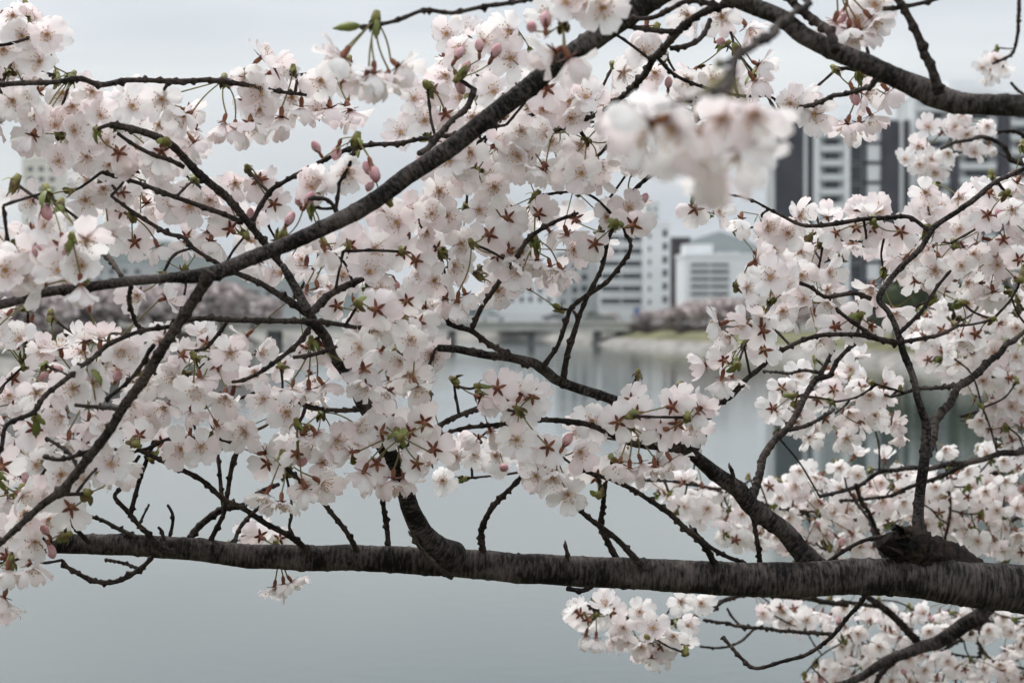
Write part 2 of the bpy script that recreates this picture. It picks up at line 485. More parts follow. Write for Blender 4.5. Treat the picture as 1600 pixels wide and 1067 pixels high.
block('low pale house row behind the bridge with small dark windows', 772, 868, 446, 450, M['white_wall'], wins=[(px, [458, 472], 6, 8) for px in (785, 800, 815, 829, 844, 858)])
block('wide grey block behind the left end of the bridge', 345, 480, 452, 520, M['grey_wall'], wins=[(px, [462, 476], 8, 7) for px in (360, 380, 400, 420, 440, 462)])
block('low cream block seen through blossom above the bridge', 560, 700, 452, 520, M['cream_wall'], wins=[(px, [462, 476], 9, 7) for px in (575, 600, 625, 650, 680)])
block('pale cream high rise standing alone above the left bank', 35, 96, 250, 900, M['cream_wall'], wins=[(px, [268 + 16 * k for k in range(12)], 8, 7) for px in (48, 65, 82)], extra=[(46, 70, 240, 4, 12, M['cream_wall'])])
block('white apartment block behind the left cherry trees', 120, 235, 418, 560, M['grey_wall'], wins=[(px, [428, 442, 456, 470], 8, 7) for px in (135, 155, 175, 195, 215)])

# bridge
M['deck'] = noisy('bridge_concrete', (0.47, 0.46, 0.42), (0.56, 0.55, 0.50), 0.4, 0.85)
M['pier_dark'] = noisy('pier_concrete', (0.10, 0.10, 0.10), (0.16, 0.16, 0.155), 0.4, 0.9)
M['rail'] = mat('rail_paint', (0.42, 0.43, 0.43), 0.6)
def bridge():
    d = 372.0
    s = d / FPX
    pa, pb = base_at(330, d), base_at(985, d)
    mid = (pa + pb) / 2
    t = thing('bridge', 'long low cream concrete bridge across the river on dark piers', 'bridge', (mid.x, mid.y, 0))
    w = pb.x - pa.x
    zt = 5 - (503 - HORIZON) * s
    zb = 5 - (517 - HORIZON) * s
    MB().box(-w / 2, w / 2, 0, 9, zb, zt).build('deck', M['deck'], t)
    MB().box(-w / 2, w / 2, -0.5, 0, zt - 0.25, zt + 0.15).build('edge_beam', M['deck'], t)
    for px in (425, 565, 705, 830, 935):
        x = (px - 800) * s - mid.x
        hw = (5.5 if px != 425 else 9) * s
        MB().box(x - hw, x + hw, 0.8, 8.2, -1.0, zb + 0.05).build('pier', M['pier_dark'], t)
    n = 70
    for yy in (0.15, 8.75):
        rail = MB()
        rail.box(-w / 2, w / 2, yy, yy + 0.1, zt + 1.0, zt + 1.12).box(-w / 2, w / 2, yy, yy + 0.08, zt + 0.5, zt + 0.58)
        for k in range(n + 1):
            x = -w / 2 + w * k / n
            rail.box(x - 0.05, x + 0.05, yy + 0.01, yy + 0.07, zt - 0.02, zt + 1.05)
        rail.build('railing', M['rail'], t)
    return mid, zt, s
b_mid, b_top, b_s = bridge()

M['tyre'] = mat('tyre', (0.02, 0.02, 0.02), 0.8)
M['lamp'] = mat('headlight', (0.9, 0.9, 0.85), 0.3)
bsdf(M['lamp']).inputs['Emission Color'].default_value = (1, 0.97, 0.9, 1)
bsdf(M['lamp']).inputs['Emission Strength'].default_value = 9
def car(label, loc, rz, paint, lit=False):
    t = thing('car', label, 'car', loc, rz)
    prof = [(-2.1, .35), (-2.1, .85), (-1.9, .95), (-1.2, 1.0), (-0.6, 1.45), (0.9, 1.48), (1.6, 1.05), (2.05, .95), (2.1, .35)]
    v = [(x, -0.82, z) for x, z in prof] + [(x, 0.82, z) for x, z in prof]
    n = len(prof)
    f = [(i, i + 1, n + i + 1, n + i) for i in range(n - 1)] + [(n - 1, 0, n, 2 * n - 1), tuple(range(n))[::-1], tuple(range(n, 2 * n))]
    mesh_obj('body', pydata('body', v, f, [paint], smooth=False), t)
    MB().poly([(-1.16, -.7, 1.03), (-.63, -.66, 1.42), (-.63, .66, 1.42), (-1.16, .7, 1.03)], [(0, 1, 2, 3)]).build('windscreen', M['glass'], t, (-0.025, 0, 0.02))
    for sgn in (-1, 1):
        MB().box(-.75, .95, sgn * .825 - .01, sgn * .825 + .01, 1.03, 1.38).build('side_window', M['glass'], t)
        for x in (-1.3, 1.3):
            bm = bmesh.new()
            bmesh.ops.create_cone(bm, segments=16, radius1=.33, radius2=.33, depth=.2, cap_ends=True, matrix=Matrix.Translation((x, sgn * .76, .33)) @ Matrix.Rotation(R(90), 4, 'X'))
            me = bpy.data.meshes.new('wheel'); bm.to_mesh(me); bm.free(); me.materials.append(M['tyre'])
            mesh_obj('wheel', me, t)
        MB().box(-2.14, -2.08, sgn * .6 - .14, sgn * .6 + .14, .62, .8).build('headlight', M['lamp'] if lit else M['glass'], t)
    return t
M['car_white'] = mat('car_white', (0.7, 0.7, 0.7), 0.3)
M['car_silver'] = mat('car_silver', (0.4, 0.41, 0.42), 0.3)
M['car_dark'] = mat('car_dark', (0.05, 0.05, 0.06), 0.3)
for px, pm, lb in ((620, 'car_white', 'white car crossing the bridge above its middle piers'), (770, 'car_silver', 'silver car crossing the bridge'), (868, 'car_dark', 'dark car near the right end of the bridge')):
    car(lb, ((px - 800) * b_s, b_mid.y + 4.0, b_top), 0, M[pm])
pl = P(38, 537, 205)
car('silver car with lit headlights on the left bank road', (pl.x, pl.y, 2.42), R(84), M['car_silver'], lit=True)

# blue sign on the far bank
M['blue'] = mat('sign_blue', (0.10, 0.15, 0.32), 0.5)
ps = P(995, 488, 372)
sg = thing('road_sign', 'small blue road sign on a grey post at the bridge end', 'sign', (ps.x, ps.y, 2.2))
MB().box(-.08, .08, 0, .16, 0, 3.6).build('post', M['rail'], sg)
MB().box(-.45, .45, -.05, 0, 2.7, 3.75).build('sign_plate', M['blue'], sg)

# ------------------------------------------------------------------ far trees
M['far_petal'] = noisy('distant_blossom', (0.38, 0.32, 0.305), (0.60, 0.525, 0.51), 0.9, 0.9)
M['far_leaf'] = noisy('distant_leaf', (0.035, 0.05, 0.025), (0.08, 0.10, 0.045), 0.9, 0.9)
M['far_trunk'] = noisy('distant_trunk', (0.04, 0.032, 0.028), (0.09, 0.07, 0.06), 2, 0.9)
def crown_mesh(name, m, seed, n=1500, leaf=0.24):
    r = np.random.default_rng(seed)
    lobes = [(r.uniform(-.62, .62), r.uniform(-.62, .62), r.uniform(.45, 1.0), r.uniform(.28, .5)) for _ in range(11)]
    v, f = [], []
    for k in range(n):
        lx, ly, lz, lr = lobes[k % len(lobes)]
        dv = r.normal(size=3); dv /= np.linalg.norm(dv)
        c = np.array((lx, ly, lz)) + dv * lr * r.uniform(.55, 1.08) * np.array((1, 1, .72))
        a = r.normal(size=3); a /= np.linalg.norm(a)
        b = np.cross(a, r.normal(size=3)); b /= np.linalg.norm(b)
        q = leaf * r.uniform(.12, .3)
        i = len(v)
        v += [c + (a + b) * q, c + (a - b) * q, c - (a + b) * q, c + (b - a) * q]
        f.append((i, i + 1, i + 2, i + 3))
    return pydata(name, v, f, [m], smooth=False)
def trunk_mesh(name, seed):
    r = random.Random(seed)
    v, f = [], []
    def limb(p0, p1, r0, r1):
        b = len(v)
        ax = (p1 - p0).normalized(); u = ax.orthogonal().normalized(); w = ax.cross(u)
        for p, rr in ((p0, r0), ((p0 + p1) / 2 + Vector((r.uniform(-.05, .05), r.uniform(-.05, .05), 0)), (r0 + r1) / 2), (p1, r1)):
            for k in range(6):
                a = k * math.pi / 3
                v.append(p + (u * math.cos(a) + w * math.sin(a)) * rr)
        for j in range(2):
            for k in range(6):
                f.append((b + j * 6 + k, b + j * 6 + (k + 1) % 6, b + (j + 1) * 6 + (k + 1) % 6, b + (j + 1) * 6 + k))
    limb(Vector((0, 0, -.05)), Vector((.03, 0, .42)), .06, .045)
    for k in range(6):
        a = k * 1.05 + r.uniform(-.3, .3)
        limb(Vector((.03, 0, .36)), Vector((.5 * math.cos(a), .5 * math.sin(a), r.uniform(.7, .95))), .03, .01)
    return pydata(name, v, f, [M['far_trunk']])
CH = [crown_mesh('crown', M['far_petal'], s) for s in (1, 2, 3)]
GR = [crown_mesh('crown', M['far_leaf'], s) for s in (4, 5)]
TK = [trunk_mesh('trunk', s) for s in (1, 2, 3)]
def far_tree(name, px, d, hpx, wide, crown, label, group, z0=2.35, k=0):
    """hpx: height in photograph pixels"""
    p = P(px, HORIZON, d)
    t = thing(name, label, 'tree', (p.x, p.y, z0), random.uniform(0, 6), group)
    h = hpx * d / FPX / 1.45
    t.scale = (h * wide, h * wide, h)
    mesh_obj('trunk', TK[k % 3], t)
    mesh_obj('crown', crown, t)
    return t
for k, (px, d, hp, wd, lb) in enumerate([
        (1052, 385, 44, 1.1, 'pale pink cherry tree below the slim dark brown block'),
        (1085, 372, 55, 1.25, 'pale pink cherry tree under the rooftop box of the low white office building'),
        (1122, 365, 62, 1.3, 'pale pink cherry tree before the middle of the low white office building'),
        (1160, 350, 64, 1.3, 'pale pink cherry tree before the blank end of the low white office building'),
        (1200, 340, 66, 1.25, 'pale pink cherry tree between the low white office and the grey tower'),
        (1246, 330, 64, 1.2, 'pale pink cherry tree at the foot of the tower\'s dark corner'),
        (1010, 398, 36, 1.1, 'small pale pink cherry tree behind the blue road sign'),
        (955, 405, 30, 1.0, 'smallest pink cherry tree, right beside the end of the bridge'),
        (1300, 318, 60, 1.2, 'pale pink cherry tree below the balconies of the grey tower'),
        (1355, 300, 66, 1.2, 'pale pink cherry tree next to the dark evergreens, below the window grid')]):
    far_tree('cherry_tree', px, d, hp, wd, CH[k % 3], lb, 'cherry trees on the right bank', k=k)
for k, (px, d, hp, wd, lb) in enumerate([
        (-40, 205, 120, 1.2, 'tall greyish pink cherry tree before the lit car on the left bank'),
        (40, 225, 112, 1.2, 'greyish pink cherry tree right above the car with lit headlights'),
        (110, 240, 108, 1.2, 'greyish pink cherry tree just past the cream high rise on the left bank'),
        (180, 262, 98, 1.25, 'greyish pink cherry tree before the middle of the left bank apartment block'),
        (240, 285, 95, 1.25, 'greyish pink cherry tree at the far end of the left bank apartment block'),
        (300, 305, 100, 1.3, 'greyish pink cherry tree below the sloping hill, past the left bank hedge'),
        (345, 330, 88, 1.2, 'greyish pink cherry tree beside the left end of the bridge'),
        (392, 362, 66, 1.2, 'lowest left bank cherry tree, standing against the bridge deck')]):
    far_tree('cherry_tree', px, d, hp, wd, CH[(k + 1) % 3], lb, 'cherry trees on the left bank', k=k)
for k, (px, d, hp, wd, lb) in enumerate([
        (1395, 250, 92, .9, 'dark evergreen tree next to the right bank cherry trees'),
        (1440, 235, 110, .95, 'dark evergreen tree below the joint between the two towers'),
        (1490, 228, 104, .9, 'dark evergreen tree below the orange roofed tower\'s first dark pilaster'),
        (1545, 222, 112, 1.0, 'tall dark evergreen tree below the second dark pilaster of the orange roofed tower'),
        (1600, 215, 105, 1.0, 'dark evergreen tree at the far corner of the orange roofed tower')]):
    far_tree('evergreen_tree', px, d, hp, wd, GR[k % 2], lb, 'evergreen trees on the right bank', k=k)
for k, (px, d, hp, wd, lb) in enumerate([(930, 400, 30, 1.0, 'small green tree before the grey white apartment block by the bridge'), (944, 396, 28, .9, 'small green tree before the long white office block by the bridge')]):
    far_tree('evergreen_tree', px, d, hp, wd, GR[k % 2], lb, 'green trees by the bridge end', k=k)
M['hedge'] = noisy('hedge', (0.09, 0.075, 0.06), (0.19, 0.15, 0.13), 0.8, 0.95)
hm = crown_mesh('hedge', M['hedge'], 9, 2600, 0.5)
for px, d, w, lb in [(1010, 380, 9, 'low brown hedge beside the blue road sign'), (1075, 360, 9, 'low brown hedge under the cherry trees before the slim dark block'), (1140, 342, 9, 'low brown hedge under the cherry trees before the low white office building'),
                     (150, 236, 7, 'low brown hedge under the left bank cherry trees past the lit car'), (215, 262, 7, 'low brown hedge before the far end of the left bank apartment block')]:
    p = P(px, HORIZON, d)
    o = tag(mesh_obj('hedge', hm, None, (p.x, p.y - 4, 1.6)), lb, 'hedge', 'hedges along the banks')
    o.scale = (w, 1.6, 1.3)

# ------------------------------------------------------------------ the cherry boughs
def catmull(pts, step):
    """pts: list of (Vector, radius); resampled every `step` metres"""
    out = []
    n = len(pts)
    for i in range(n - 1):
        p0, p1, p2, p3 = (pts[max(i - 1, 0)], pts[i], pts[i + 1], pts[min(i + 2, n - 1)])
        ln = (p2[0] - p1[0]).length
        k = max(1, int(ln / step))
        for j in range(k):
            t = j / k
            t2, t3 = t * t, t * t * t
            q = 0.5 * ((2 * p1[0]) + (p2[0] - p0[0]) * t + (2 * p0[0] - 5 * p1[0] + 4 * p2[0] - p3[0]) * t2 + (3 * p1[0] - p0[0] - 3 * p2[0] + p3[0]) * t3)
            out.append((q, p1[1] + (p2[1] - p1[1]) * t))
    out.append(pts[-1])
    return out

def limb_mesh(name, pts, m, step, sides, knob_gap, knob, seed, wob=0.0, tip=True, jag=0.0, rough=1.0):
    rr = np.random.default_rng(seed)
    sm = catmull(pts, step)
    P_ = np.array([tuple(p) for p, _ in sm]); Rr = np.array([r for _, r in sm])
    n = len(sm)
    seg = np.linalg.norm(np.diff(P_, axis=0), axis=1)
    S = np.concatenate([[0], np.cumsum(seg)])
    if wob:                                            # small natural kinks
        nk = max(3, int(S[-1] / 0.02))
        for a in range(3):
            ctrl = rr.normal(size=nk) * wob
            ctrl[0] = 0
            P_[:, a] += np.interp(S, np.linspace(0, S[-1], nk), ctrl)
    T = np.gradient(P_, axis=0); T /= np.linalg.norm(T, axis=1)[:, None] + 1e-12
    u = np.array(Vector(T[0]).orthogonal().normalized())
    U = np.empty_like(P_); W = np.empty_like(P_)
    for i in range(n):
        u = u - T[i] * np.dot(u, T[i]); u /= np.linalg.norm(u) + 1e-12
        U[i] = u; W[i] = np.cross(T[i], u)
    th = np.linspace(0, 2 * math.pi, sides, endpoint=False)
    rad = np.repeat(Rr[:, None], sides, axis=1)
    # low relief all along, then knobs: bud scars and spurs
    ph = rr.uniform(0, 6.28, 6)
    calm = 0.3 if (Rr.max() > 0.012 and rough == 1.0) else 1.0
    rad *= 1 + calm * (0.035 * np.sin(S[:, None] * 160 + 2 * th[None] + ph[0]) + 0.03 * np.sin(S[:, None] * 67 - th[None] * 3 + ph[1]) + 0.03 * rr.normal(size=rad.shape) * rough)
    s0 = knob_gap * rr.uniform(.3, 1)
    while s0 < S[-1]:
        t0 = rr.uniform(0, 6.28)
        wd = rr.uniform(.0010, .0021)
        hgt = knob * rr.uniform(.4, 1.25)
        rad += (np.exp(-((S - s0) / wd) ** 2)[:, None]) * (0.25 + np.clip(np.cos(th - t0), 0, 1) ** 2)[None] * hgt
        s0 += knob_gap * rr.uniform(.45, 1.6)
    if tip:
        rad[-1] *= 0.35
    V = P_[:, None, :] + rad[:, :, None] * (np.cos(th)[None, :, None] * U[:, None, :] + np.sin(th)[None, :, None] * W[:, None, :])
    if jag:
        V[-1] += T[-1][None] * rr.uniform(-jag, jag, sides)[:, None]
        V[-2] += T[-2][None] * rr.uniform(-jag, jag, sides)[:, None] * 0.4
    V = V.reshape(-1, 3)
    i = np.arange(n - 1)[:, None] * sides; k = np.arange(sides)[None]; k1 = (k + 1) % sides
    F = np.stack([i + k, i + k1, i + sides + k1, i + sides + k], axis=-1).reshape(-1, 4)
    uv = np.stack([np.tile(np.abs(th / math.pi - 1.0), n), np.repeat(S, sides)], axis=1)
    faces = F.tolist() + [list(range(sides))[::-1], list(range((n - 1) * sides, n * sides))]
    me = pydata(name, V.tolist(), faces, [m], uv=uv)
    return me, P_, Rr

BOUGH = {}
for key, name, label, base in (
    ('A', 'cherry_bough', 'thick grey horizontal cherry bough over the water with a broken stub and many rising branches', (2950, 1250, 2.15)),
    ('B', 'cherry_bough', 'smooth slanting cherry bough that forks once, crossing in front of the blossom and sky', (2950, -300, 2.12)),
    ('C', 'cherry_bough', 'dark knobbly cherry bough against the sky in front of the apartment towers', (2950, 400, 2.12)),
    ('G', 'cherry_bough', 'soft focus blossoming cherry bough hanging below and behind the thick horizontal one', (3000, 900, 2.2)),
    ('F', 'cherry_bough', 'thin soft focus cherry bough with blossom tufts in front of the tall towers', (3000, 600, 2.2))):
    BOUGH[key] = thing(name, label, 'branch', P(*base), 0, 'blossoming cherry boughs over the river')

BP, BB = [], []          # sample points on branches and the bough they belong to
_seed = [100]
def limb(bough, pts, d, w, name=None, m=None, wob=None, knob_gap=0.009, tip=True, jag=0.0, rough=1.0):
    """pts: photograph pixels (px, py[, depth]); d: depth at both ends; w: width in pixels at both ends (or one per point)"""
    n = len(pts)
    d0, d1 = d if isinstance(d, tuple) else (d, d)
    q = []
    for i, p in enumerate(pts):
        t = i / (n - 1)
        dd = p[2] if len(p) > 2 else d0 + (d1 - d0) * t
        if len(w) == 2: ww = w[0] + (w[1] - w[0]) * t
        else: ww = w[i]
        q.append((P(p[0], p[1], dd), (0.5 if ww > 22 else 0.43) * ww * dd / FPX))
    big = max(r for _, r in q)
    root = BOUGH[bough].location
    name = name or ('branch' if big > 0.0042 else 'twig')
    _seed[0] += 1
    sides = 36 if big > 0.012 else (14 if big > 0.005 else 9)
    step = 0.0024 if big > 0.012 else (0.0020 if big > 0.006 else 0.0011)
    me, pp, rr_ = limb_mesh(name, [(p - root, r) for p, r in q], m or (M['bark'] if big > 0.0065 else M['twig']), step, sides,
                            knob_gap if big < 0.012 else 0.011, min(0.0019 if big < 0.012 else 0.0011, 0.85 * big), _seed[0], wob if wob is not None else min(0.0016, big * 0.34), tip, jag, rough)
    o = mesh_obj(name, me, BOUGH[bough])
    for p in pp[::3]:
        BP.append(np.array(root) + p); BB.append(bough)
    return o

# A: the thick horizontal bough and everything growing on it
limb('A', [(2950, 1250, 2.15), (2400, 1080, 2.1), (1900, 965, 2.02), (1700, 932, 1.99), (1600, 921), (1540, 916), (1470, 906), (1380, 901), (1270, 903), (1150, 905), (1000, 896), (860, 889), (720, 879), (600, 873), (480, 871), (380, 866), (280, 857), (180, 851), (80, 848), (-60, 846), (-260, 852)],
     (1.98, 1.9), [130, 112, 96, 84, 76, 72, 70, 58, 54, 53, 49, 47, 45, 41, 40, 37, 35, 33, 30, 27, 20], 'bough', wob=0.0007)
limb('A', [(1535, 930, 1.98), (1505, 908, 1.972), (1476, 886, 1.968), (1450, 864, 1.965), (1436, 852, 1.965)], 1.97, [40, 66, 70, 60, 46], 'stub_collar', M['stub'], wob=0.002, rough=2.5)
limb('A', [(1470, 884, 1.965), (1445, 860, 1.955), (1420, 845, 1.95), (1396, 833, 1.95)], 1.95, [60, 64, 54, 50], 'broken_stub', M['stub'], tip=False, jag=0.016, wob=0.003, rough=5)
limb('A', [(1470, 880), (1440, 845), (1437, 800), (1441, 740), (1446, 690), (1434, 625), (1428, 590), (1414, 552), (1402, 522), (1388, 492), (1374, 470), (1398, 428), (1432, 391), (1456, 365), (1492, 331), (1521, 312), (1553, 284), (1600, 262), (1720, 200)], (1.97, 2.0), [44, 24, 19, 19, 19, 13, 12, 13, 11, 10, 11, 10, 10, 10, 9, 10, 8, 8, 6])
limb('A', [(1446, 715), (1454, 680), (1470, 645), (1500, 605), (1540, 568), (1575, 538), (1600, 517), (1720, 430)], (1.99, 2.25), [17, 15, 14, 14, 12, 9, 8, 5])
limb('A', [(1500, 603), (1460, 606), (1425, 610), (1393, 621)], (2.1, 2.3), (8, 5))
limb('A', [(1361, 467), (1337, 459), (1312, 463), (1290, 465), (1267, 449), (1238, 438)], (1.98, 1.97), (9, 6))
limb('A', [(1406, 520), (1425, 502), (1442, 483), (1463, 449), (1484, 423)], (1.98, 1.99), (8, 5))
limb('A', [(1408, 536), (1369, 528), (1348, 515), (1316, 491), (1306, 480)], (1.98, 1.97), (9, 6))
limb('A', [(1412, 534), (1440, 530), (1470, 524), (1497, 510)], (1.98, 2.0), (8, 6))
limb('A', [(1456, 365), (1430, 345), (1411, 339), (1369, 341), (1311, 349), (1256, 354), (1215, 335), (1160, 308), (1076, 303)], (1.99, 2.03), [7, 7, 8, 8, 8, 7, 5, 4, 3])
limb('A', [(1275, 890), (1248, 858), (1215, 818), (1160, 775), (1120, 742), (1085, 712), (1040, 676), (1000, 645), (950, 622), (900, 604), (850, 578), (800, 563), (740, 551), (682, 540)], (1.97, 1.86), [46, 31, 29, 28, 24, 22, 20, 19, 18, 18, 19, 16, 14, 13])
limb('A', [(1172, 785), (1182, 755), (1200, 705), (1225, 668), (1255, 620), (1290, 585), (1320, 553), (1342, 533)], (1.96, 2.15), [17, 15, 14, 12, 11, 9, 8, 8])
limb('A', [(1281, 588), (1295, 560), (1306, 537)], (2.1, 2.12), (8, 6))
limb('A', [(1278, 582), (1255, 578), (1225, 582), (1192, 579)], (2.1, 2.2), (6, 4))
limb('A', [(1232, 672), (1262, 665), (1285, 651), (1303, 640)], (2.05, 2.2), (7, 6))
limb('A', [(1084, 708), (1098, 670), (1115, 640), (1150, 607), (1180, 583), (1215, 552), (1259, 530), (1300, 525), (1350, 524), (1400, 536)], (1.93, 2.02), [14, 13, 11, 10, 9, 8, 8, 8, 8, 9])
limb('A', [(1062, 702), (1030, 698), (985, 690), (945, 672), (900, 662), (840, 657), (790, 662), (720, 667), (665, 692)], (1.92, 1.84), [15, 14, 12, 11, 10, 9, 8, 7, 5])
limb('A', [(852, 598), (830, 615), (790, 627), (745, 638), (700, 655), (660, 680), (625, 700)], (1.89, 1.8), (11, 8))
limb('A', [(845, 578), (858, 560), (871, 540), (887, 496), (892, 483), (913, 467), (947, 438), (981, 402), (986, 381), (978, 365)], (1.88, 1.82), [10, 9, 8, 8, 8, 8, 8, 7, 6, 8], knob_gap=0.009)
limb('A', [(880, 594), (886, 560), (892, 538), (905, 496), (915, 472), (939, 412), (950, 370), (968, 339), (989, 299), (1031, 260)], (1.88, 1.84), [12, 11, 11, 9, 8, 8, 8, 7, 7, 6], knob_gap=0.009)
limb('A', [(826, 572), (800, 557), (765, 538), (736, 517), (704, 507), (689, 483)], (1.87, 1.82), [12, 10, 10, 10, 9, 8], knob_gap=0.009)
limb('A', [(736, 517), (752, 482), (770, 455), (788, 428), (806, 402), (828, 370), (870, 345), (905, 330)], (1.82, 1.75), [9, 9, 9, 8, 8, 8, 7, 5])
# the limb rising from the middle of the bough
limb('A', [(708, 870), (690, 856), (664, 830), (640, 790), (618, 730), (600, 690), (575, 640), (548, 600), (525, 560), (505, 520), (484, 490, 1.75), (462, 455, 1.75), (440, 412, 1.75)], (1.92, 1.74), [50, 44, 33, 28, 26, 27, 26, 18, 17, 19, 18, 17, 11], wob=0.0016)
limb('A', [(487, 488), (510, 467), (535, 448), (562, 434), (600, 420)], (1.755, 1.82), (15, 10))
limb('A', [(484, 494), (452, 468), (420, 452), (385, 434), (355, 420), (305, 391), (286, 373), (262, 365), (241, 352), (210, 333), (173, 305)], (1.76, 1.78), [13, 13, 11, 10, 8, 7, 8, 8, 7, 7, 5])
limb('A', [(557, 512), (520, 505), (479, 501), (420, 499), (367, 501), (304, 499), (262, 512), (210, 522), (171, 538), (147, 559), (121, 575), (92, 601), (68, 622), (52, 643), (10, 664), (0, 704), (-30, 760)], (1.73, 1.6), [8, 9, 10, 10, 10, 9, 8, 8, 9, 9, 9, 9, 9, 9, 8, 8, 6])
limb('A', [(354, 504), (340, 525), (325, 543), (305, 548)], (1.72, 1.75), (7, 6))
limb('A', [(485, 510), (470, 532), (452, 549), (425, 570), (400, 585), (380, 593), (362, 596)], (1.75, 1.76), (9, 6))
limb('A', [(545, 535), (518, 545), (487, 554), (458, 557)], (1.79, 1.76), (8, 7))
limb('A', [(560, 640), (530, 642), (505, 640), (478, 632)], (1.82, 1.78), (9, 6))
limb('A', [(560, 512), (610, 505), (650, 520), (680, 500)], (1.78, 1.82), (8, 5))
limb('A', [(480, 862), (465, 846), (440, 830), (386, 800), (349, 783), (315, 754), (262, 725), (228, 704), (185, 685)], (1.9, 1.82), [13, 11, 10, 10, 9, 9, 9, 8, 6])
limb('A', [(458, 838), (452, 822), (455, 808)], (1.9, 1.9), (7, 4))
limb('A', [(558, 860), (545, 838), (528, 812), (510, 790), (494, 775), (468, 750), (446, 730)], (1.9, 1.82), (10, 6), knob_gap=0.008)
limb('A', [(607, 858), (606, 830), (602, 800), (598, 770), (594, 735)], (1.93, 1.92), (10, 7), knob_gap=0.006)
limb('A', [(755, 862), (753, 830), (762, 805), (780, 780), (800, 760), (830, 730)], (1.93, 1.88), (11, 7), knob_gap=0.006)
limb('A', [(966, 878), (950, 845), (941, 825), (944, 795), (946, 770), (950, 740)], (1.97, 1.9), (12, 7), knob_gap=0.007)
limb('A', [(1012, 892), (985, 862), (960, 838), (920, 810), (880, 778), (852, 765), (835, 740)], (1.93, 1.86), [12, 11, 10, 9, 9, 8, 5], knob_gap=0.008)
limb('A', [(1117, 884), (1100, 855), (1078, 830), (1040, 800), (1005, 772), (960, 750), (935, 742), (905, 728)], (1.94, 1.85), [13, 11, 10, 10, 8, 8, 8, 5], knob_gap=0.008)
limb('A', [(1165, 880), (1140, 872), (1115, 860), (1095, 842), (1082, 824)], (1.98, 1.97), (8, 6), knob_gap=0.008)
limb('A', [(1188, 882), (1185, 845), (1180, 815), (1168, 795), (1160, 785)], (1.99, 1.96), (9, 6), knob_gap=0.008)
limb('A', [(1145, 762), (1143, 740), (1140, 727)], (1.93, 1.92), (8, 6))
limb('A', [(707, 902), (690, 892), (668, 870), (652, 850), (643, 832)], (1.885, 1.87), (10, 6), knob_gap=0.008)
limb('A', [(886, 878), (886, 862), (884, 849)], (1.92, 1.92), (9, 5))
limb('A', [(925, 915), (910, 921), (886, 918)], (1.93, 1.91), (10, 8))
limb('A', [(270, 862), (250, 858), (234, 843), (215, 822), (200, 800), (180, 775), (190, 760), (199, 740), (220, 709)], (1.87, 1.85), [13, 12, 10, 9, 9, 8, 7, 7, 6])
limb('A', [(215, 840), (195, 828), (165, 812), (138, 805)], (1.9, 1.93), (9, 6))
limb('A', [(140, 848), (120, 828), (108, 812), (95, 790)], (1.89, 1.85), (9, 7))
limb('A', [(203, 808), (208, 785), (218, 748), (231, 714), (240, 690)], (1.9, 1.88), (9, 7))
limb('A', [(215, 825), (225, 805), (234, 788)], (1.93, 1.95), (5, 4))
limb('A', [(263, 845), (269, 820), (270, 802), (262, 788)], (1.92, 1.92), (7, 5))
limb('A', [(257, 845), (252, 830), (246, 822)], (1.91, 1.91), (6, 5))
limb('A', [(292, 850), (305, 830), (325, 812), (350, 796), (380, 790), (410, 768), (440, 755)], (1.93, 1.96), [13, 12, 12, 12, 10, 9, 7])
limb('A', [(326, 850), (338, 828), (350, 805), (354, 782), (365, 717), (388, 677)], (1.92, 1.88), [9, 9, 8, 8, 9, 7])
limb('A', [(350, 800), (345, 760), (342, 720), (336, 677), (325, 640)], (1.93, 1.95), (8, 6))
limb('A', [(365, 855), (373, 830), (390, 808), (412, 788)], (1.92, 1.95), (8, 6))
limb('A', [(186, 704), (226, 701), (262, 685), (300, 684), (336, 683), (373, 693)], (1.84, 1.86), (7, 6))
limb('A', [(238, 870), (222, 886), (195, 902), (170, 909), (140, 905), (118, 892), (103, 882), (98, 872)], (1.88, 1.86), (9, 7), knob_gap=0.006)
limb('A', [(215, 888), (195, 880), (165, 874)], (1.89, 1.93), (6, 5), knob_gap=0.006)
limb('A', [(1340, 905, 2.0), (1348, 935, 2.03), (1325, 965), (1300, 995), (1268, 1017), (1230, 1030), (1182, 1043), (1160, 1030), (1142, 1010), (1128, 992)], (2.05, 2.1), (8, 6), knob_gap=0.008)
limb('A', [(1290, 880), (1325, 858), (1360, 843), (1400, 838)], (2.0, 1.97), (7, 7))
limb('A', [(440, 415), (415, 385), (388, 352), (349, 305), (325, 284), (290, 252), (252, 222), (205, 203), (171, 194)], (1.76, 1.69), [11, 12, 14, 14, 14, 14, 14, 13, 12])
limb('A', [(380, 348), (345, 332), (312, 320), (283, 310), (244, 297), (205, 284), (157, 268)], (1.74, 1.75), (10, 7))
limb('A', [(288, 262), (265, 250), (235, 240), (205, 222), (183, 205)], (1.72, 1.71), (9, 6))
limb('A', [(392, 352), (405, 325), (422, 300), (440, 288), (475, 268), (540, 236), (580, 228), (620, 225), (660, 217), (705, 211), (745, 203), (790, 197)], (1.75, 1.72), [9, 9, 9, 8, 8, 8, 8, 8, 7, 7, 6, 5])

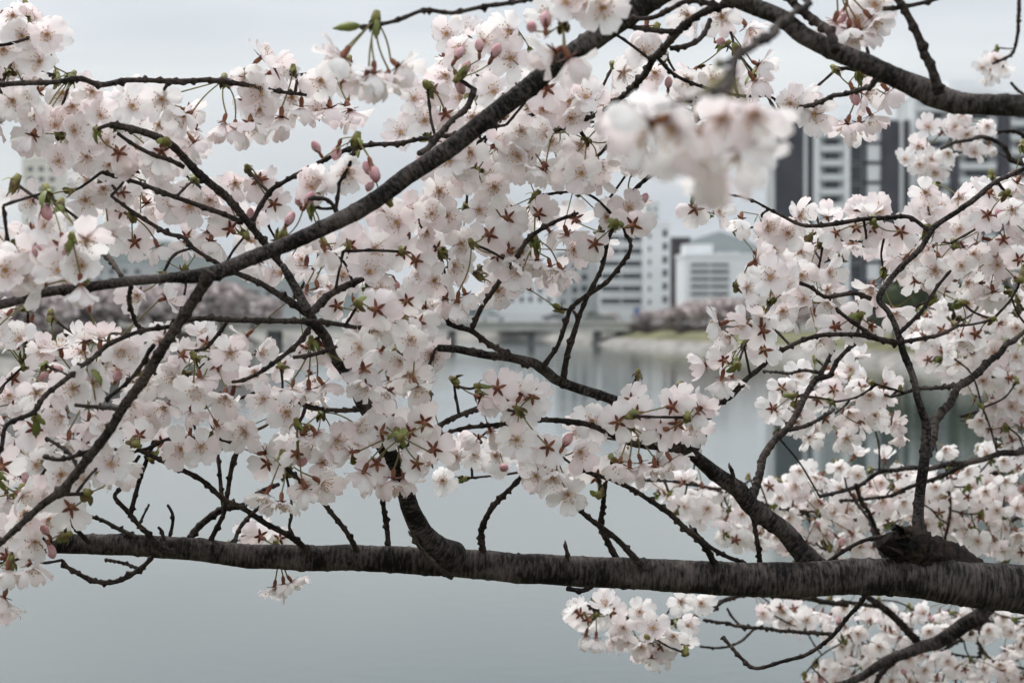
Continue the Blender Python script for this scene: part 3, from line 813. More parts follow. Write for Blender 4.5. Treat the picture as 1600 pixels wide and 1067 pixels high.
# B: the slanting bough with one fork, its left sprays and the hanging twig at the top
limb('B', [(2950, -300, 2.12), (2300, -420, 1.95), (1600, -300, 1.7), (1200, -110, 1.6), (1060, -28, 1.58), (1000, 12), (930, 60), (850, 118), (760, 188), (660, 262), (570, 322), (480, 366), (400, 400), (325, 427), (260, 433), (200, 440), (140, 446), (80, 455), (0, 477), (-150, 520), (-350, 560)], (1.60, 1.55), [80, 64, 52, 44, 40, 36, 34, 31, 29, 28, 27, 24, 23, 24, 17, 18, 18, 18, 17, 16, 12], 'bough', wob=0.0006)
limb('B', [(330, 425), (312, 455), (280, 503), (243, 562), (222, 595), (196, 630), (165, 682), (120, 738), (95, 765), (60, 792), (0, 850), (-60, 900)], (1.56, 1.6), [24, 21, 19, 18, 18, 17, 17, 16, 15, 13, 10, 8], wob=0.0006)
limb('B', [(240, 540), (232, 550), (223, 567), (199, 596), (163, 625)], (1.58, 1.62), (9, 6))
limb('B', [(190, 640), (173, 638), (145, 636), (118, 633)], (1.58, 1.62), (8, 7))
limb('B', [(122, 732), (108, 708), (90, 695), (71, 684)], (1.59, 1.62), (7, 6))
limb('B', [(140, 705), (110, 715), (92, 719), (66, 714)], (1.59, 1.55), (8, 7))
limb('B', [(110, 752), (106, 770), (90, 778)], (1.6, 1.62), (7, 4))
limb('B', [(-350, 560), (-420, 420), (-300, 230), (-120, 150), (0, 133), (86, 127), (125, 121), (160, 131), (210, 127), (270, 127), (330, 128), (358, 127), (420, 140), (480, 150)], (1.6, 1.76), [12, 12, 11, 10, 10, 9, 9, 11, 9, 10, 10, 10, 7, 5])
limb('B', [(-300, 230), (-160, 120), (-60, 80), (10, 70), (45, 60)], (1.7, 1.72), (9, 5))
limb('B', [(-60, 146), (20, 170), (80, 185), (130, 200)], (1.75, 1.78), (8, 5))
limb('B', [(195, 440), (180, 415), (170, 402), (150, 395)], (1.56, 1.6), (9, 6))
limb('B', [(40, 466), (20, 420), (12, 370), (5, 320)], (1.52, 1.5), (8, 6))
limb('B', [(60, 458), (75, 430), (110, 400)], (1.53, 1.5), (8, 5))
limb('B', [(0, 480), (30, 474), (55, 462)], (1.57, 1.56), (10, 8))
limb('B', [(205, 445), (203, 470), (212, 500), (225, 520)], (1.6, 1.7), (8, 7))
limb('B', [(655, 240), (668, 232), (690, 205), (705, 185), (728, 165), (740, 138)], (1.62, 1.68), [11, 12, 11, 10, 10, 12])
limb('B', [(530, 340), (520, 322), (505, 312), (480, 310)], (1.6, 1.58), (8, 7))
limb('B', [(525, 325), (528, 300), (530, 285), (545, 262)], (1.6, 1.6), (7, 5))
limb('B', [(1200, -110, 1.6), (1000, -60, 1.45), (820, -2), (740, 14), (700, 19), (662, 21), (612, 37), (570, 41), (560, 40)], (1.42, 1.38), [16, 13, 8, 8, 8, 8, 7, 7, 6])
limb('B', [(1000, -60, 1.45), (930, -40, 1.4), (890, -22, 1.36)], 1.36, (9, 6))

# C: the dark bough at the upper right
limb('C', [(2950, 400, 2.12), (2400, 290, 1.9), (1900, 195, 1.6), (1700, 172, 1.5), (1600, 168), (1550, 166), (1500, 160), (1460, 150), (1400, 122), (1330, 94), (1265, 62), (1210, 30), (1150, 2), (1060, -60), (900, -190)], (1.45, 1.5), [90, 72, 52, 42, 34, 33, 33, 40, 32, 30, 29, 27, 26, 20, 14], 'bough', wob=0.0018)
limb('C', [(1468, 148), (1463, 115), (1455, 85), (1440, 55), (1420, 28), (1398, 0), (1370, -50)], (1.45, 1.45), [22, 18, 16, 15, 14, 14, 11], wob=0.002, knob_gap=0.008)
limb('C', [(1306, 80), (1297, 52), (1285, 42), (1253, 20), (1225, -5), (1190, -50)], (1.46, 1.5), [18, 16, 16, 14, 14, 10])
limb('C', [(1210, -40, 1.48), (1258, -2, 1.25), (1245, 18, 1.2), (1214, 40, 1.1), (1201, 60, 1.02), (1160, 80, 0.92), (1143, 115, 0.82), (1135, 138, 0.75), (1112, 150, 0.71)], 1.0, [9, 10, 10, 11, 12, 11, 10, 11, 12], 'twig')
limb('C', [(1140, 130, 0.77), (1080, 155, 0.74), (1020, 172, 0.72)], 0.74, (8, 5), 'twig')
limb('C', [(1150, 2), (1120, 10), (1089, 24), (1070, 36), (1057, 50), (1040, 70), (1026, 89), (1012, 110), (999, 126), (978, 147)], (1.5, 1.72), [16, 13, 13, 13, 14, 13, 12, 12, 12, 11])
limb('C', [(1057, 50), (1020, 50), (990, 46), (963, 42)], (1.56, 1.6), (10, 8))
limb('C', [(1120, 8), (1075, 2), (1045, 16), (1018, 29), (978, 31)], (1.5, 1.55), (10, 8))
limb('C', [(1048, 76), (1070, 72), (1089, 63), (1102, 48), (1110, 29)], (1.62, 1.64), (10, 8))
limb('C', [(1380, 14), (1405, 12), (1440, 4), (1470, -6)], (1.46, 1.45), (9, 7))
limb('C', [(1400, 118), (1370, 124), (1358, 135), (1310, 150), (1275, 162), (1235, 178)], (1.5, 1.75), (10, 7))
limb('C', [(1026, 89), (1060, 120), (1110, 140), (1160, 150), (1200, 150)], (1.66, 1.78), (7, 5))
limb('C', [(978, 147), (940, 175), (890, 200), (840, 215)], (1.72, 1.8), (10, 6))
limb('C', [(962, 160), (960, 200), (940, 240), (900, 262)], (1.74, 1.8), (7, 5))
limb('C', [(905, 195), (850, 180), (800, 190), (740, 230)], (1.79, 1.82), (7, 5))

# G: the soft bough below right, and F: the one in front of the towers
limb('G', [(3000, 900, 2.2), (2500, 760, 2.7), (2000, 760, 3.0), (1750, 840, 3.0), (1600, 918), (1532, 960), (1490, 988), (1440, 1012), (1390, 1032), (1350, 1052), (1310, 1075), (1240, 1120)], (2.9, 2.85), [80, 50, 38, 30, 26, 25, 24, 22, 18, 15, 13, 9], 'bough')
limb('G', [(1442, 1012), (1425, 992), (1400, 968), (1375, 948), (1352, 930), (1320, 900), (1290, 850), (1260, 800)], (2.88, 2.85), [13, 14, 14, 12, 11, 9, 8, 6])
limb('G', [(1400, 1030), (1380, 1048), (1368, 1067), (1350, 1100)], (2.88, 2.85), (12, 8))
limb('G', [(1545, 968), (1520, 985), (1490, 1005), (1465, 1020)], (2.95, 3.1), (7, 6))
limb('G', [(1545, 970), (1580, 978), (1600, 982), (1700, 990)], (3.1, 3.2), (5, 5))
limb('G', [(1530, 975), (1532, 1020), (1522, 1040)], (3.1, 3.15), (6, 5))
limb('G', [(1520, 990), (1545, 1025), (1575, 1048)], (3.1, 3.1), (6, 6))
limb('G', [(1470, 1015), (1510, 1025), (1545, 1028), (1600, 1045)], (3.1, 3.2), (4, 4))
limb('G', [(1375, 948), (1330, 940), (1300, 942), (1268, 932)], (2.88, 2.7), (7, 6))
limb('G', [(1300, 990), (1240, 986), (1180, 980), (1140, 974), (1100, 968)], (2.75, 2.5), (7, 5))
limb('G', [(1325, 945), (1200, 930), (1138, 935), (1110, 952), (1060, 968), (1020, 976), (960, 965), (918, 948)], (2.8, 2.4), [8, 8, 8, 7, 7, 7, 6, 5])
limb('G', [(1180, 980), (1160, 1000), (1130, 1010), (1095, 1010)], (2.7, 2.6), (5, 4))
limb('G', [(1165, 985), (1145, 965), (1135, 950)], (2.65, 2.65), (5, 4))
limb('G', [(2000, 760, 3.0), (1750, 700, 2.8), (1600, 704), (1521, 719), (1456, 729), (1403, 733), (1364, 746), (1337, 761), (1280, 775)], (2.6, 2.5), [26, 15, 11, 10, 9, 8, 7, 7, 6])
limb('G', [(1521, 719), (1480, 738), (1455, 748), (1420, 762), (1380, 775), (1310, 782)], (2.62, 2.75), (10, 5))
limb('G', [(1337, 757), (1348, 785), (1358, 800), (1372, 840), (1385, 870)], (2.5, 2.6), (8, 6))
limb('G', [(1750, 700, 2.8), (1640, 725, 2.9), (1560, 740), (1525, 752), (1490, 775), (1455, 800)], 2.9, (10, 5))
limb('G', [(1480, 745), (1485, 790), (1478, 830), (1465, 860)], (2.8, 2.8), (6, 5))
limb('G', [(1380, 870), (1370, 850), (1362, 820), (1345, 795), (1320, 760)], (2.7, 2.75), (7, 5))
limb('G', [(1260, 800), (1200, 790), (1140, 770), (1080, 755), (1010, 750), (975, 742)], (2.8, 2.6), (7, 4))
limb('G', [(1310, 860), (1260, 850), (1210, 830)], (2.85, 2.8), (6, 4))
limb('G', [(1750, 840, 3.0), (1680, 800, 3.0), (1590, 810), (1540, 830), (1500, 825)], 3.0, (10, 5))
limb('F', [(3000, 600, 2.2), (2500, 480, 2.8), (2000, 380, 3.0), (1750, 310, 2.95), (1600, 258, 2.9), (1575, 240, 2.88), (1560, 220), (1530, 214), (1500, 222), (1470, 235)], (2.85, 2.8), [80, 42, 26, 16, 10, 9, 8, 7, 6, 5], 'bough')
limb('F', [(1640, 270, 2.9), (1600, 215), (1570, 205), (1540, 212), (1520, 205)], 2.85, (8, 5))
limb('F', [(1750, 310, 2.95), (1660, 150), (1610, 155), (1592, 145), (1580, 128)], (3.2, 3.2), (8, 5))
limb('F', [(1750, 310, 2.95), (1700, 60), (1605, -10), (1592, 20), (1590, 50), (1582, 85), (1550, 100)], (3.2, 3.2), (9, 5))
limb('F', [(2000, 380, 3.0), (1750, 470, 2.8), (1600, 500), (1555, 530), (1520, 545)], (2.75, 2.7), [18, 11, 8, 7, 5])
limb('F', [(1750, 470, 2.8), (1650, 450), (1592, 455), (1560, 480), (1540, 500)], (2.75, 2.7), (9, 5))
limb('F', [(1750, 470, 2.8), (1680, 600), (1600, 650), (1560, 640), (1500, 650)], (2.75, 2.65), (9, 5))

# the trunk that carries them, beyond the right edge of the frame
tp = P(3060, HORIZON, 2.17)
tr = thing('cherry_tree', 'leaning grey cherry trunk on the near bank carrying the blossoming boughs', 'tree', (tp.x, tp.y, 3.3))
me, _, _ = limb_mesh('trunk', [(Vector((0.12, 0.1, -0.1)), 0.24), (Vector((0.08, 0.06, 0.35)), 0.17), (Vector((0.0, 0.0, 1.0)), 0.15), (Vector((0.0, 0.0, 1.8)), 0.13), (Vector((0.03, 0.0, 2.5)), 0.10), (Vector((0.12, 0.03, 3.3)), 0.05)], M['bark'], 0.03, 28, 0.1, 0.012, 5, 0.008)
mesh_obj('trunk', me, tr)

# ------------------------------------------------------------------ blossom
def petal_grid(seed, opening, L_=0.0163, nu=6, nv=6):
    """one petal, claw at the flower's heart, pointing along +X, rising by `opening` radians; returns verts, faces, uv"""
    r = np.random.default_rng(seed)
    width = 0.0134 * r.uniform(.9, 1.1)
    ln = L_ * r.uniform(.95, 1.05)
    v, uv = [], []
    ph = r.uniform(0, 6.28, 3)
    bend = r.uniform(-0.45, 0.75)
    tw = r.uniform(-.22, .22)
    for j in range(nv + 1):
        t = j / nv
        prof = (0.10 + 0.90 * math.sin(min(1.0, (t ** 0.85) * 1.02) * math.pi * 0.62) ** 1.1) if t < 0.80 else None
        if prof is None:
            base = 0.10 + 0.90 * math.sin(min(1.0, (0.80 ** 0.85) * 1.02) * math.pi * 0.62) ** 1.1
            prof = base * math.sqrt(max(0.0, 1 - ((t - 0.80) / 0.225) ** 2))
        hw = 0.5 * width * prof
        for i in range(nu + 1):
            s = -1 + 2 * i / nu
            notch = 0.11 * math.exp(-(s / 0.26) ** 2) * max(0.0, (t - 0.6) / 0.4)
            x = ln * (t - notch) + 0.0012
            y = hw * s
            th = opening + bend * (t - 0.3)
            z = 0.0022 * (s * s) * t + tw * y * t + 0.0009 * math.sin(4 * s + ph[0] + 3 * t) * t + 0.0007 * math.sin(8 * s + ph[1]) * t * t
            v.append((x * math.cos(th) - z * math.sin(th), y, x * math.sin(th) + z * math.cos(th)))
            uv.append((0.5 + 0.5 * s, t))
    f = [(j * (nu + 1) + i, j * (nu + 1) + i + 1, (j + 1) * (nu + 1) + i + 1, (j + 1) * (nu + 1) + i) for j in range(nv) for i in range(nu)]
    return v, f, uv

def rotz(vs, a, dz=0.0):
    c, s = math.cos(a), math.sin(a)
    return [(x * c - y * s, x * s + y * c, z + dz) for x, y, z in vs]

def stick(v, f, p0, p1, r0, r1, sides=4):
    p0, p1 = Vector(p0), Vector(p1)
    ax = (p1 - p0).normalized(); u = ax.orthogonal().normalized(); w = ax.cross(u)
    b = len(v)
    for p, r in ((p0, r0), (p1, r1)):
        for k in range(sides):
            a = 2 * math.pi * k / sides
            v.append(tuple(p + (u * math.cos(a) + w * math.sin(a)) * r))
    for k in range(sides):
        k1 = (k + 1) % sides
        f.append((b + k, b + k1, b + sides + k1, b + sides + k))
    f.append(tuple(b + sides + k for k in range(sides)))

def calyx_parts(reflex, seed):
    """tube below z=0 and five sepals forming the red-brown star seen from behind"""
    r = random.Random(seed)
    v, f = [], []
    ns = 8
    prof = [(-0.0080, 0.0007), (-0.0070, 0.0015), (-0.0045, 0.0019), (-0.0015, 0.0016), (0.0, 0.0021)]
    for z, rad in prof:
        for k in range(ns):
            a = 2 * math.pi * k / ns
            v.append((rad * math.cos(a), rad * math.sin(a), z))
    for j in range(len(prof) - 1):
        for k in range(ns):
            k1 = (k + 1) % ns
            f.append((j * ns + k, j * ns + k1, (j + 1) * ns + k1, (j + 1) * ns + k))
    f.append(tuple(range(ns))[::-1])
    for k in range(5):
        a = 2 * math.pi * (k + 0.5) / 5 + r.uniform(-.06, .06)
        ln = 0.0058 * r.uniform(.8, 1.15)
        el = reflex + r.uniform(-.15, .15)
        pts = []
        for t, hw in ((0.0, .0011), (.4, .0013), (.75, .0008), (1.0, .0001)):
            x = .0016 + ln * t * math.cos(el); z = -.0006 + ln * t * math.sin(el)
            pts += [(x, -hw, z), (x, 0, z - .0004), (x, hw, z)]
        b = len(v)
        v += rotz(pts, a)
        for j in range(3):
            for i in range(2):
                q = b + j * 3 + i
                f.append((q, q + 1, q + 4, q + 3))
    return v, f

def stamen_parts(seed, n=18, spread=0.5):
    r = random.Random(seed)
    v, f, mi = [], [], []
    def disc():
        b = len(v)
        v.append((0, 0, .0004))
        for k in range(8):
            a = k * math.pi / 4
            v.append((.0021 * math.cos(a), .0021 * math.sin(a), .0011))
        for k in range(8):
            f.append((b, b + 1 + k, b + 1 + (k + 1) % 8)); mi.append(2)
    disc()
    for k in range(n):
        a = 2 * math.pi * k / n + r.uniform(-.25, .25)
        el = r.uniform(.35, 1.0) * spread * 1.7
        ln = r.uniform(.0040, .0078)
        p0 = (.0013 * math.cos(a), .0013 * math.sin(a), .0008)
        p1 = (p0[0] + ln * math.sin(el) * math.cos(a), p0[1] + ln * math.sin(el) * math.sin(a), p0[2] + ln * math.cos(el))
        nf = len(f)
        stick(v, f, p0, p1, .00017, .00013, 3)
        mi += [0] * (len(f) - nf)
        c = Vector(p1); b = len(v); s = .00062
        v += [tuple(c + Vector(q) * s) for q in ((1, 0, 0), (-1, 0, 0), (0, 1, 0), (0, -1, 0), (0, 0, 1), (0, 0, -1))]
        for q in ((0, 2, 4), (2, 1, 4), (1, 3, 4), (3, 0, 4), (2, 0, 5), (1, 2, 5), (3, 1, 5), (0, 3, 5)):
            f.append(tuple(b + i for i in q)); mi.append(1)
    return v, f, mi

VAR = []
for k, (op, rfx) in enumerate([(0.10, 0.1), (0.20, 0.0), (0.28, 0.15), (0.36, -0.1), (0.16, -0.2), (0.48, 0.05), (0.32, 0.1), (0.66, 0.2), (0.05, 0.0), (0.9, 0.35)]):
    pet, allv, allf, alluv, allmi = [], [], [], [], []
    rr = random.Random(50 + k)
    for j in range(5):
        pv, pf, puv = petal_grid(k * 10 + j, op + rr.uniform(-.2, .2))
        pv = rotz(pv, 2 * math.pi * j / 5 + rr.uniform(-.07, .07), 0.0004 * (j % 2) + (0.0003 if j == 4 else 0))
        pet.append(pydata('petal', pv, pf, [M['petal']], uv=puv))
        b = len(allv)
        allv += pv; allf += [tuple(b + i for i in q) for q in pf]; alluv += puv; allmi += [0] * len(pf)
    cv, cf = calyx_parts(rfx, k)
    sv, sf, smi = stamen_parts(k, 18, 0.55 if op < .5 else .25)
    calyx = pydata('blossom', cv, cf, [M['sepal']])
    stam = pydata('stamens', sv, sf, [M['filament'], M['anther'], M['heart']], smi)
    b = len(allv)
    allv += cv; allf += [tuple(b + i for i in q) for q in cf]; alluv += [(0, 0)] * len(cv); allmi += [1] * len(cf)
    b = len(allv)
    allv += sv; allf += [tuple(b + i for i in q) for q in sf]; alluv += [(0, 0)] * len(sv); allmi += [2 + i for i in smi]
    full = pydata('blossom', allv, allf, [M['petal'], M['sepal'], M['filament'], M['anther'], M['heart']], allmi, uv=alluv)
    lv, lf, luv, lmi = [], [], [], []                 # the same flower with fewer faces, for the joined far ones
    rr = random.Random(50 + k)
    for j in range(5):
        pv, pf, puv = petal_grid(k * 10 + j, op + rr.uniform(-.2, .2), nu=4, nv=4)
        pv = rotz(pv, 2 * math.pi * j / 5 + rr.uniform(-.07, .07), 0.0004 * (j % 2))
        b = len(lv)
        lv += pv; lf += [tuple(b + i for i in q) for q in pf]; luv += puv; lmi += [0] * len(pf)
    for (qv, qf, qm) in ((cv, cf, [1] * len(cf)), (sv, sf, [2 + i for i in smi])):
        b = len(lv)
        lv += qv; lf += [tuple(b + i for i in q) for q in qf]; luv += [(0, 0)] * len(qv); lmi += qm
    VAR.append(dict(petals=pet, calyx=calyx, stamens=stam, full=full, op=op, lite=(np.array(lv), lf, luv, lmi)))

def bud_mesh(seed):
    v, f, mi = [], [], []
    ns = 8
    prof = [(0.0, .0018), (.002, .0034), (.005, .0045), (.0085, .0043), (.0115, .0028), (.0132, .0006)]
    for z, rad in prof:
        for k in range(ns):
            a = 2 * math.pi * k / ns + z * 60
            q = rad * (1 + .06 * math.sin(2 * a + seed))
            v.append((q * math.cos(a), q * math.sin(a), z))
    for j in range(len(prof) - 1):
        for k in range(ns):
            f.append((j * ns + k, j * ns + (k + 1) % ns, (j + 1) * ns + (k + 1) % ns, (j + 1) * ns + k)); mi.append(0)
    f.append(tuple((len(prof) - 1) * ns + k for k in range(ns))); mi.append(0)
    cv, cf = calyx_parts(1.15, seed)
    b = len(v)
    v += cv; f += [tuple(b + i for i in q) for q in cf]; mi += [1] * len(cf)
    return pydata('bud', v, f, [M['pink_bud'], M['sepal']], mi)
BUDS = [bud_mesh(s) for s in range(3)]

def stalk_mesh(bow, seed):
    """unit-length stalk along +Z, 1 mm thick before scaling, slightly bowed"""
    v, f = [], []
    n, ns = 7, 5
    for j in range(n + 1):
        t = j / n
        x = bow * math.sin(math.pi * t)
        rad = 0.5 + 0.15 * t
        for k in range(ns):
            a = 2 * math.pi * k / ns
            v.append((x * 1.0 + 0, 0, t) if False else (x * 30 + rad * math.cos(a), rad * math.sin(a), t))
    for j in range(n):
        for k in range(ns):
            f.append((j * ns + k, j * ns + (k + 1) % ns, (j + 1) * ns + (k + 1) % ns, (j + 1) * ns + k))
    return pydata('stalk', v, f, [M['stalk']])
STALKS = [stalk_mesh(b, k) for k, b in enumerate((0.0, 0.06, -0.07, 0.11))]

def scales_mesh(seed, leafy):
    """bud scales round the foot of an umbel, some with young leaf tips"""
    r = random.Random(seed)
    v, f, mi = [], [], []
    n = 9
    for k in range(n):
        a = 2 * math.pi * k / n * 1.9 + r.uniform(-.3, .3)
        el = r.uniform(.25, 1.1) if k % 2 else r.uniform(.9, 1.4)
        ln = r.uniform(.0045, .008) * (1.7 if leafy and k % 3 == 0 else 1)
        hw = r.uniform(.0013, .0022)
        pts = []
        for t, w in ((0, .6), (.4, 1.0), (.75, .7), (1.0, .05)):
            e = el + .5 * t
            x = .0009 + ln * t * math.cos(e); z = ln * t * math.sin(e) - .001
            pts += [(x, -hw * w, z), (x + .0006 * w, 0, z - .0003), (x, hw * w, z)]
        b = len(v)
        v += rotz(pts, a)
        for j in range(3):
            for i in range(2):
                q = b + j * 3 + i
                f.append((q, q + 1, q + 4, q + 3)); mi.append(1 if (k % 3 == 0 or (leafy and k % 2)) else 0)
    b = len(v)
    for z, rad in ((-.004, .0016), (0, .0026), (.002, .0018)):
        for k in range(7):
            a = 2 * math.pi * k / 7
            v.append((rad * math.cos(a), rad * math.sin(a), z))
    for j in range(2):
        for k in range(7):
            f.append((b + j * 7 + k, b + j * 7 + (k + 1) % 7, b + (j + 1) * 7 + (k + 1) % 7, b + (j + 1) * 7 + k)); mi.append(0)
    f.append(tuple(b + 14 + k for k in range(7))); mi.append(0)
    f.append(tuple(b + k for k in range(7))[::-1]); mi.append(0)
    return pydata('bud_scales', v, f, [M['scale'], M['leaf']], mi)
SCALES = [scales_mesh(s, s % 2 == 0) for s in range(4)]

# ---- where the flowers are: (pixel x, pixel y, depth, facing, hero)
FL = []
def facing(kind, spread=1.0):
    """F faces the viewer's side, B shows its back, an angle is the way it looks in the picture plane (0 right, 90 up)"""
    if kind == 'F':
        v = Vector((random.gauss(0, .45 * spread), -1, random.gauss(-.15, .42 * spread)))
    elif kind == 'B':
        v = Vector((random.gauss(0, .38 * spread), 1, random.gauss(-.05, .38 * spread)))
    else:
        a = R(kind)
        v = Vector((math.cos(a), random.gauss(-.15, .30), math.sin(a)))
    return v.normalized()
def heroes(x0, y0, d, items):
    """items in 1600/420 enlargements of the photograph whose corner is (x0, y0)"""
    for it in items:
        u, v, k = it[:3]
        dd = (it[3] if len(it) > 3 else d) + random.uniform(-.015, .015)
        FL.append([x0 + u * .2625, y0 + v * .2625, dd, k, True])

heroes(0, 0, 1.74, [(130, 215, 'F'), (215, 545, 'F'), (240, 680, 'F'), (440, 780, 'F'), (430, 630, 'F'), (75, 600, 'F'), (550, 545, 'F'), (785, 635, 'F'), (965, 590, 'F'), (1100, 690, 'F'), (240, 370, 'F'), (330, 745, 'F'), (190, 810, 250), (595, 690, 'F'), (280, 210, 'F'), (20, 300, 'F'), (75, 90, 'F'), (1460, 460, 'F'), (1550, 550, 'F'), (1330, 730, 250), (1400, 770, 268), (1490, 740, 275), (1540, 650, 'F'), (1560, 340, 40),
    (710, 910, 'B'), (800, 1010, 'F'), (1160, 850, 310), (160, 300, 'K'), (165, 365, 'K'), (350, 960, 'F'), (520, 930, 'F'), (960, 900, 'B'), (640, 850, 'F')])
heroes(400, 0, 1.76, [(40, 550, 'F'), (390, 480, 'F'), (210, 580, 'F'), (150, 700, 270), (270, 640, 265), (440, 650, 275), (560, 660, 290), (120, 420, 20), (1135, 205, 'F'), (1510, 185, 'F'), (1520, 350, 'F'), (1005, 720, 'F'), (860, 790, 'F'), (1130, 680, 'B'), (940, 590, 'F'), (1130, 445, 'F'), (1350, 250, 'F'), (1155, 960, 'F'), (1280, 910, 'F'), (1255, 1020, 'F'), (1580, 780, 'F'), (1440, 860, 'F'), (1560, 930, 'F'), (1050, 540, 'B'), (1220, 290, 'F'),
    (545, 1020, 'F', 1.62), (690, 990, 'K', 1.6), (690, 1040, 'K', 1.6), (375, 905, 'K', 1.6), (490, 875, 'K', 1.6),
    (1190, 350, 'K', 1.68), (1330, 310, 'K', 1.68), (1410, 340, 'K', 1.68), (1200, 470, 'K', 1.68), (1230, 440, 'K', 1.68)])
heroes(400, 0, 1.38, [(500, 330, 215), (520, 350, 250), (650, 470, 250), (700, 440, 268), (790, 470, 272), (850, 400, 320)])
heroes(800, 0, 1.34, [(320, 20, 'F'), (540, 50, 'F'), (250, 310, 200), (340, 350, 300), (120, 170, 'K'), (200, 160, 'K'), (420, 10, 'F')])
heroes(800, 0, 1.76, [(785, 320, 'F'), (660, 430, 'F'), (1045, 470, 'F'), (1195, 480, 'F'), (185, 655, 'F'), (340, 605, 'F'), (350, 705, 'F'), (605, 610, 'F'), (55, 790, 'F'), (210, 795, 'F'), (700, 745, 'F'), (625, 845, 'F'), (510, 975, 'F'), (340, 1000, 'F'), (415, 1035, 'F'), (60, 910, 'F'), (580, 720, 'F'), (440, 580, 'F'), (1250, 100, 'F'), (210, 530, 'B'), (1470, 390, 330), (930, 520, 'K'), (1225, 250, 'K'), (1400, 160, 300), (800, 160, 270), (1050, 90, 'F'), (1440, 480, 300)])
heroes(800, 0, 0.84, [(960, 760, 'F'), (1440, 680, 'F'), (1220, 940, 255), (1100, 860, 250), (1370, 900, 280), (820, 740, 200), (1250, 700, 'F')])
heroes(1180, 0, 1.74, [(285, 610, 20), (350, 680, 'F'), (545, 740, 250), (620, 740, 266), (690, 690, 300), (580, 540, 'K'), (790, 540, 310), (830, 530, 'K'), (210, 620, 'F'), (660, 560, 330)])
heroes(1180, 0, 1.52, [(600, 130, 'F'), (690, 110, 310), (560, 180, 265), (640, 40, 'F'), (530, 60, 'K'), (620, 190, 280), (710, 30, 'F'), (470, 130, 250)])
heroes(1180, 0, 2.85, [(1030, 760, 'F'), (980, 980, 'F'), (1050, 950, 'F'), (1230, 700, 'F'), (1380, 750, 'F'), (1260, 800, 'F'), (890, 950, 'F'), (1070, 1030, 'F'), (1190, 760, 'F')])
heroes(0, 260, 1.49, [(130, 535, 'F'), (510, 435, 'F'), (490, 595, 'F'), (265, 360, 'F'), (230, 700, 'F'), (130, 660, 'F'), (370, 480, 'B'), (260, 220, 'K'), (205, 465, 'K'), (385, 455, 'K'), (30, 620, 'F'), (350, 620, 'F'), (190, 205, 'F', 1.7), (480, 700, 270)])
heroes(0, 260, 1.80, [(510, 200, 'F'), (615, 130, 'F'), (1030, 220, 'F'), (805, 450, 'B'), (730, 155, 'B'), (725, 265, 'B'), (1105, 145, 'B'), (1235, 395, 255), (1255, 455, 268), (1540, 80, 'B'), (1370, 370, 'B'), (1250, 200, 'F'), (1350, 200, 'K'), (1490, 320, 'K'), (990, 780, 20), (530, 830, 'K'), (940, 480, 290), (650, 400, 'F'), (1400, 100, 'F'), (1130, 240, 'F')])
heroes(400, 260, 1.60, [(545, 35, 'F'), (385, 95, 'F'), (690, 75, 'K'), (265, 230, 'K'), (180, 350, 'K'), (300, 225, 'K'), (410, 500, 280), (350, 420, 250), (330, 130, 'F')])
heroes(400, 260, 1.80, [(940, 260, 'F'), (840, 335, 'F'), (1045, 285, 'F'), (1135, 290, 'F'), (1020, 390, 'F'), (700, 490, 'F'), (675, 630, 'F'), (745, 730, 'F'), (1250, 40, 'F'), (1385, 60, 'F'), (1420, 125, 'F'), (1090, 150, 'F'), (720, 970, 'F', 1.74), (925, 1020, 'F', 1.74), (1175, 590, 'F'), (1060, 680, 'F'), (1220, 460, 'F'), (1560, 630, 'F'), (770, 265, 'F'),
    (875, 510, 'B'), (955, 560, 'B'), (1500, 310, 'B'), (1390, 410, 'B'), (1435, 530, 'B'), (1500, 500, 'B'), (560, 470, 'B'), (900, 800, 'B'), (720, 850, 'B', 1.74), (480, 830, 'B'), (970, 930, 'B'), (20, 80, 'B'), (110, 225, 'B'), (1200, 800, 265), (1130, 790, 260), (1250, 770, 290), (300, 750, 265), (370, 730, 290)])
heroes(800, 260, 1.82, [(1400, 720, 'F', 1.95), (340, 10, 'F'), (425, 40, 'F'), (1230, 270, 'F', 2.05), (1510, 360, 'F', 2.05), (40, 630, 'F'), (1230, 940, 200), (160, 280, 'B'), (1090, 255, 'B', 2.05), (720, 350, 'B'), (490, 465, 'B'), (150, 560, 265), (230, 600, 280), (770, 220, 'K'), (1300, 1010, 230), (1390, 940, 160), (1480, 900, 90), (1490, 980, 'B'), (700, 250, 'F'), (1450, 560, 30, 1.97), (300, 620, 300), (60, 520, 'F')])
heroes(1180, 260, 2.04, [(265, 295, 'F'), (70, 360, 'F'), (195, 400, 'F'), (440, 630, 'F'), (275, 650, 'F'), (185, 710, 'F', 1.85), (290, 790, 'F'), (1300, 520, 'F'), (1230, 590, 'F'), (1070, 620, 'F'), (1010, 280, 'F'), (1215, 185, 'F'), (1015, 155, 'F'), (1045, 360, 'F'), (1040, 490, 'F'), (740, 270, 'F'), (1265, 690, 'F'), (830, 870, 'F'), (380, 1030, 'F'), (1530, 260, 'F'), (160, 860, 'F', 1.85),
    (630, 260, 'B'), (600, 365, 'B'), (700, 370, 'B'), (480, 400, 'B'), (870, 390, 'B'), (600, 895, 'B'), (475, 955, 'B'), (570, 985, 'B'), (690, 950, 'B'), (1570, 555, 'B'), (30, 980, 'B'), (1310, 1000, 'B'), (1230, 1040, 270), (1380, 290, 'B'), (1440, 300, 'K'), (350, 610, 'K'), (90, 660, 'F', 1.85), (690, 720, 250), (880, 560, 230), (660, 300, 90), (430, 300, 100)])
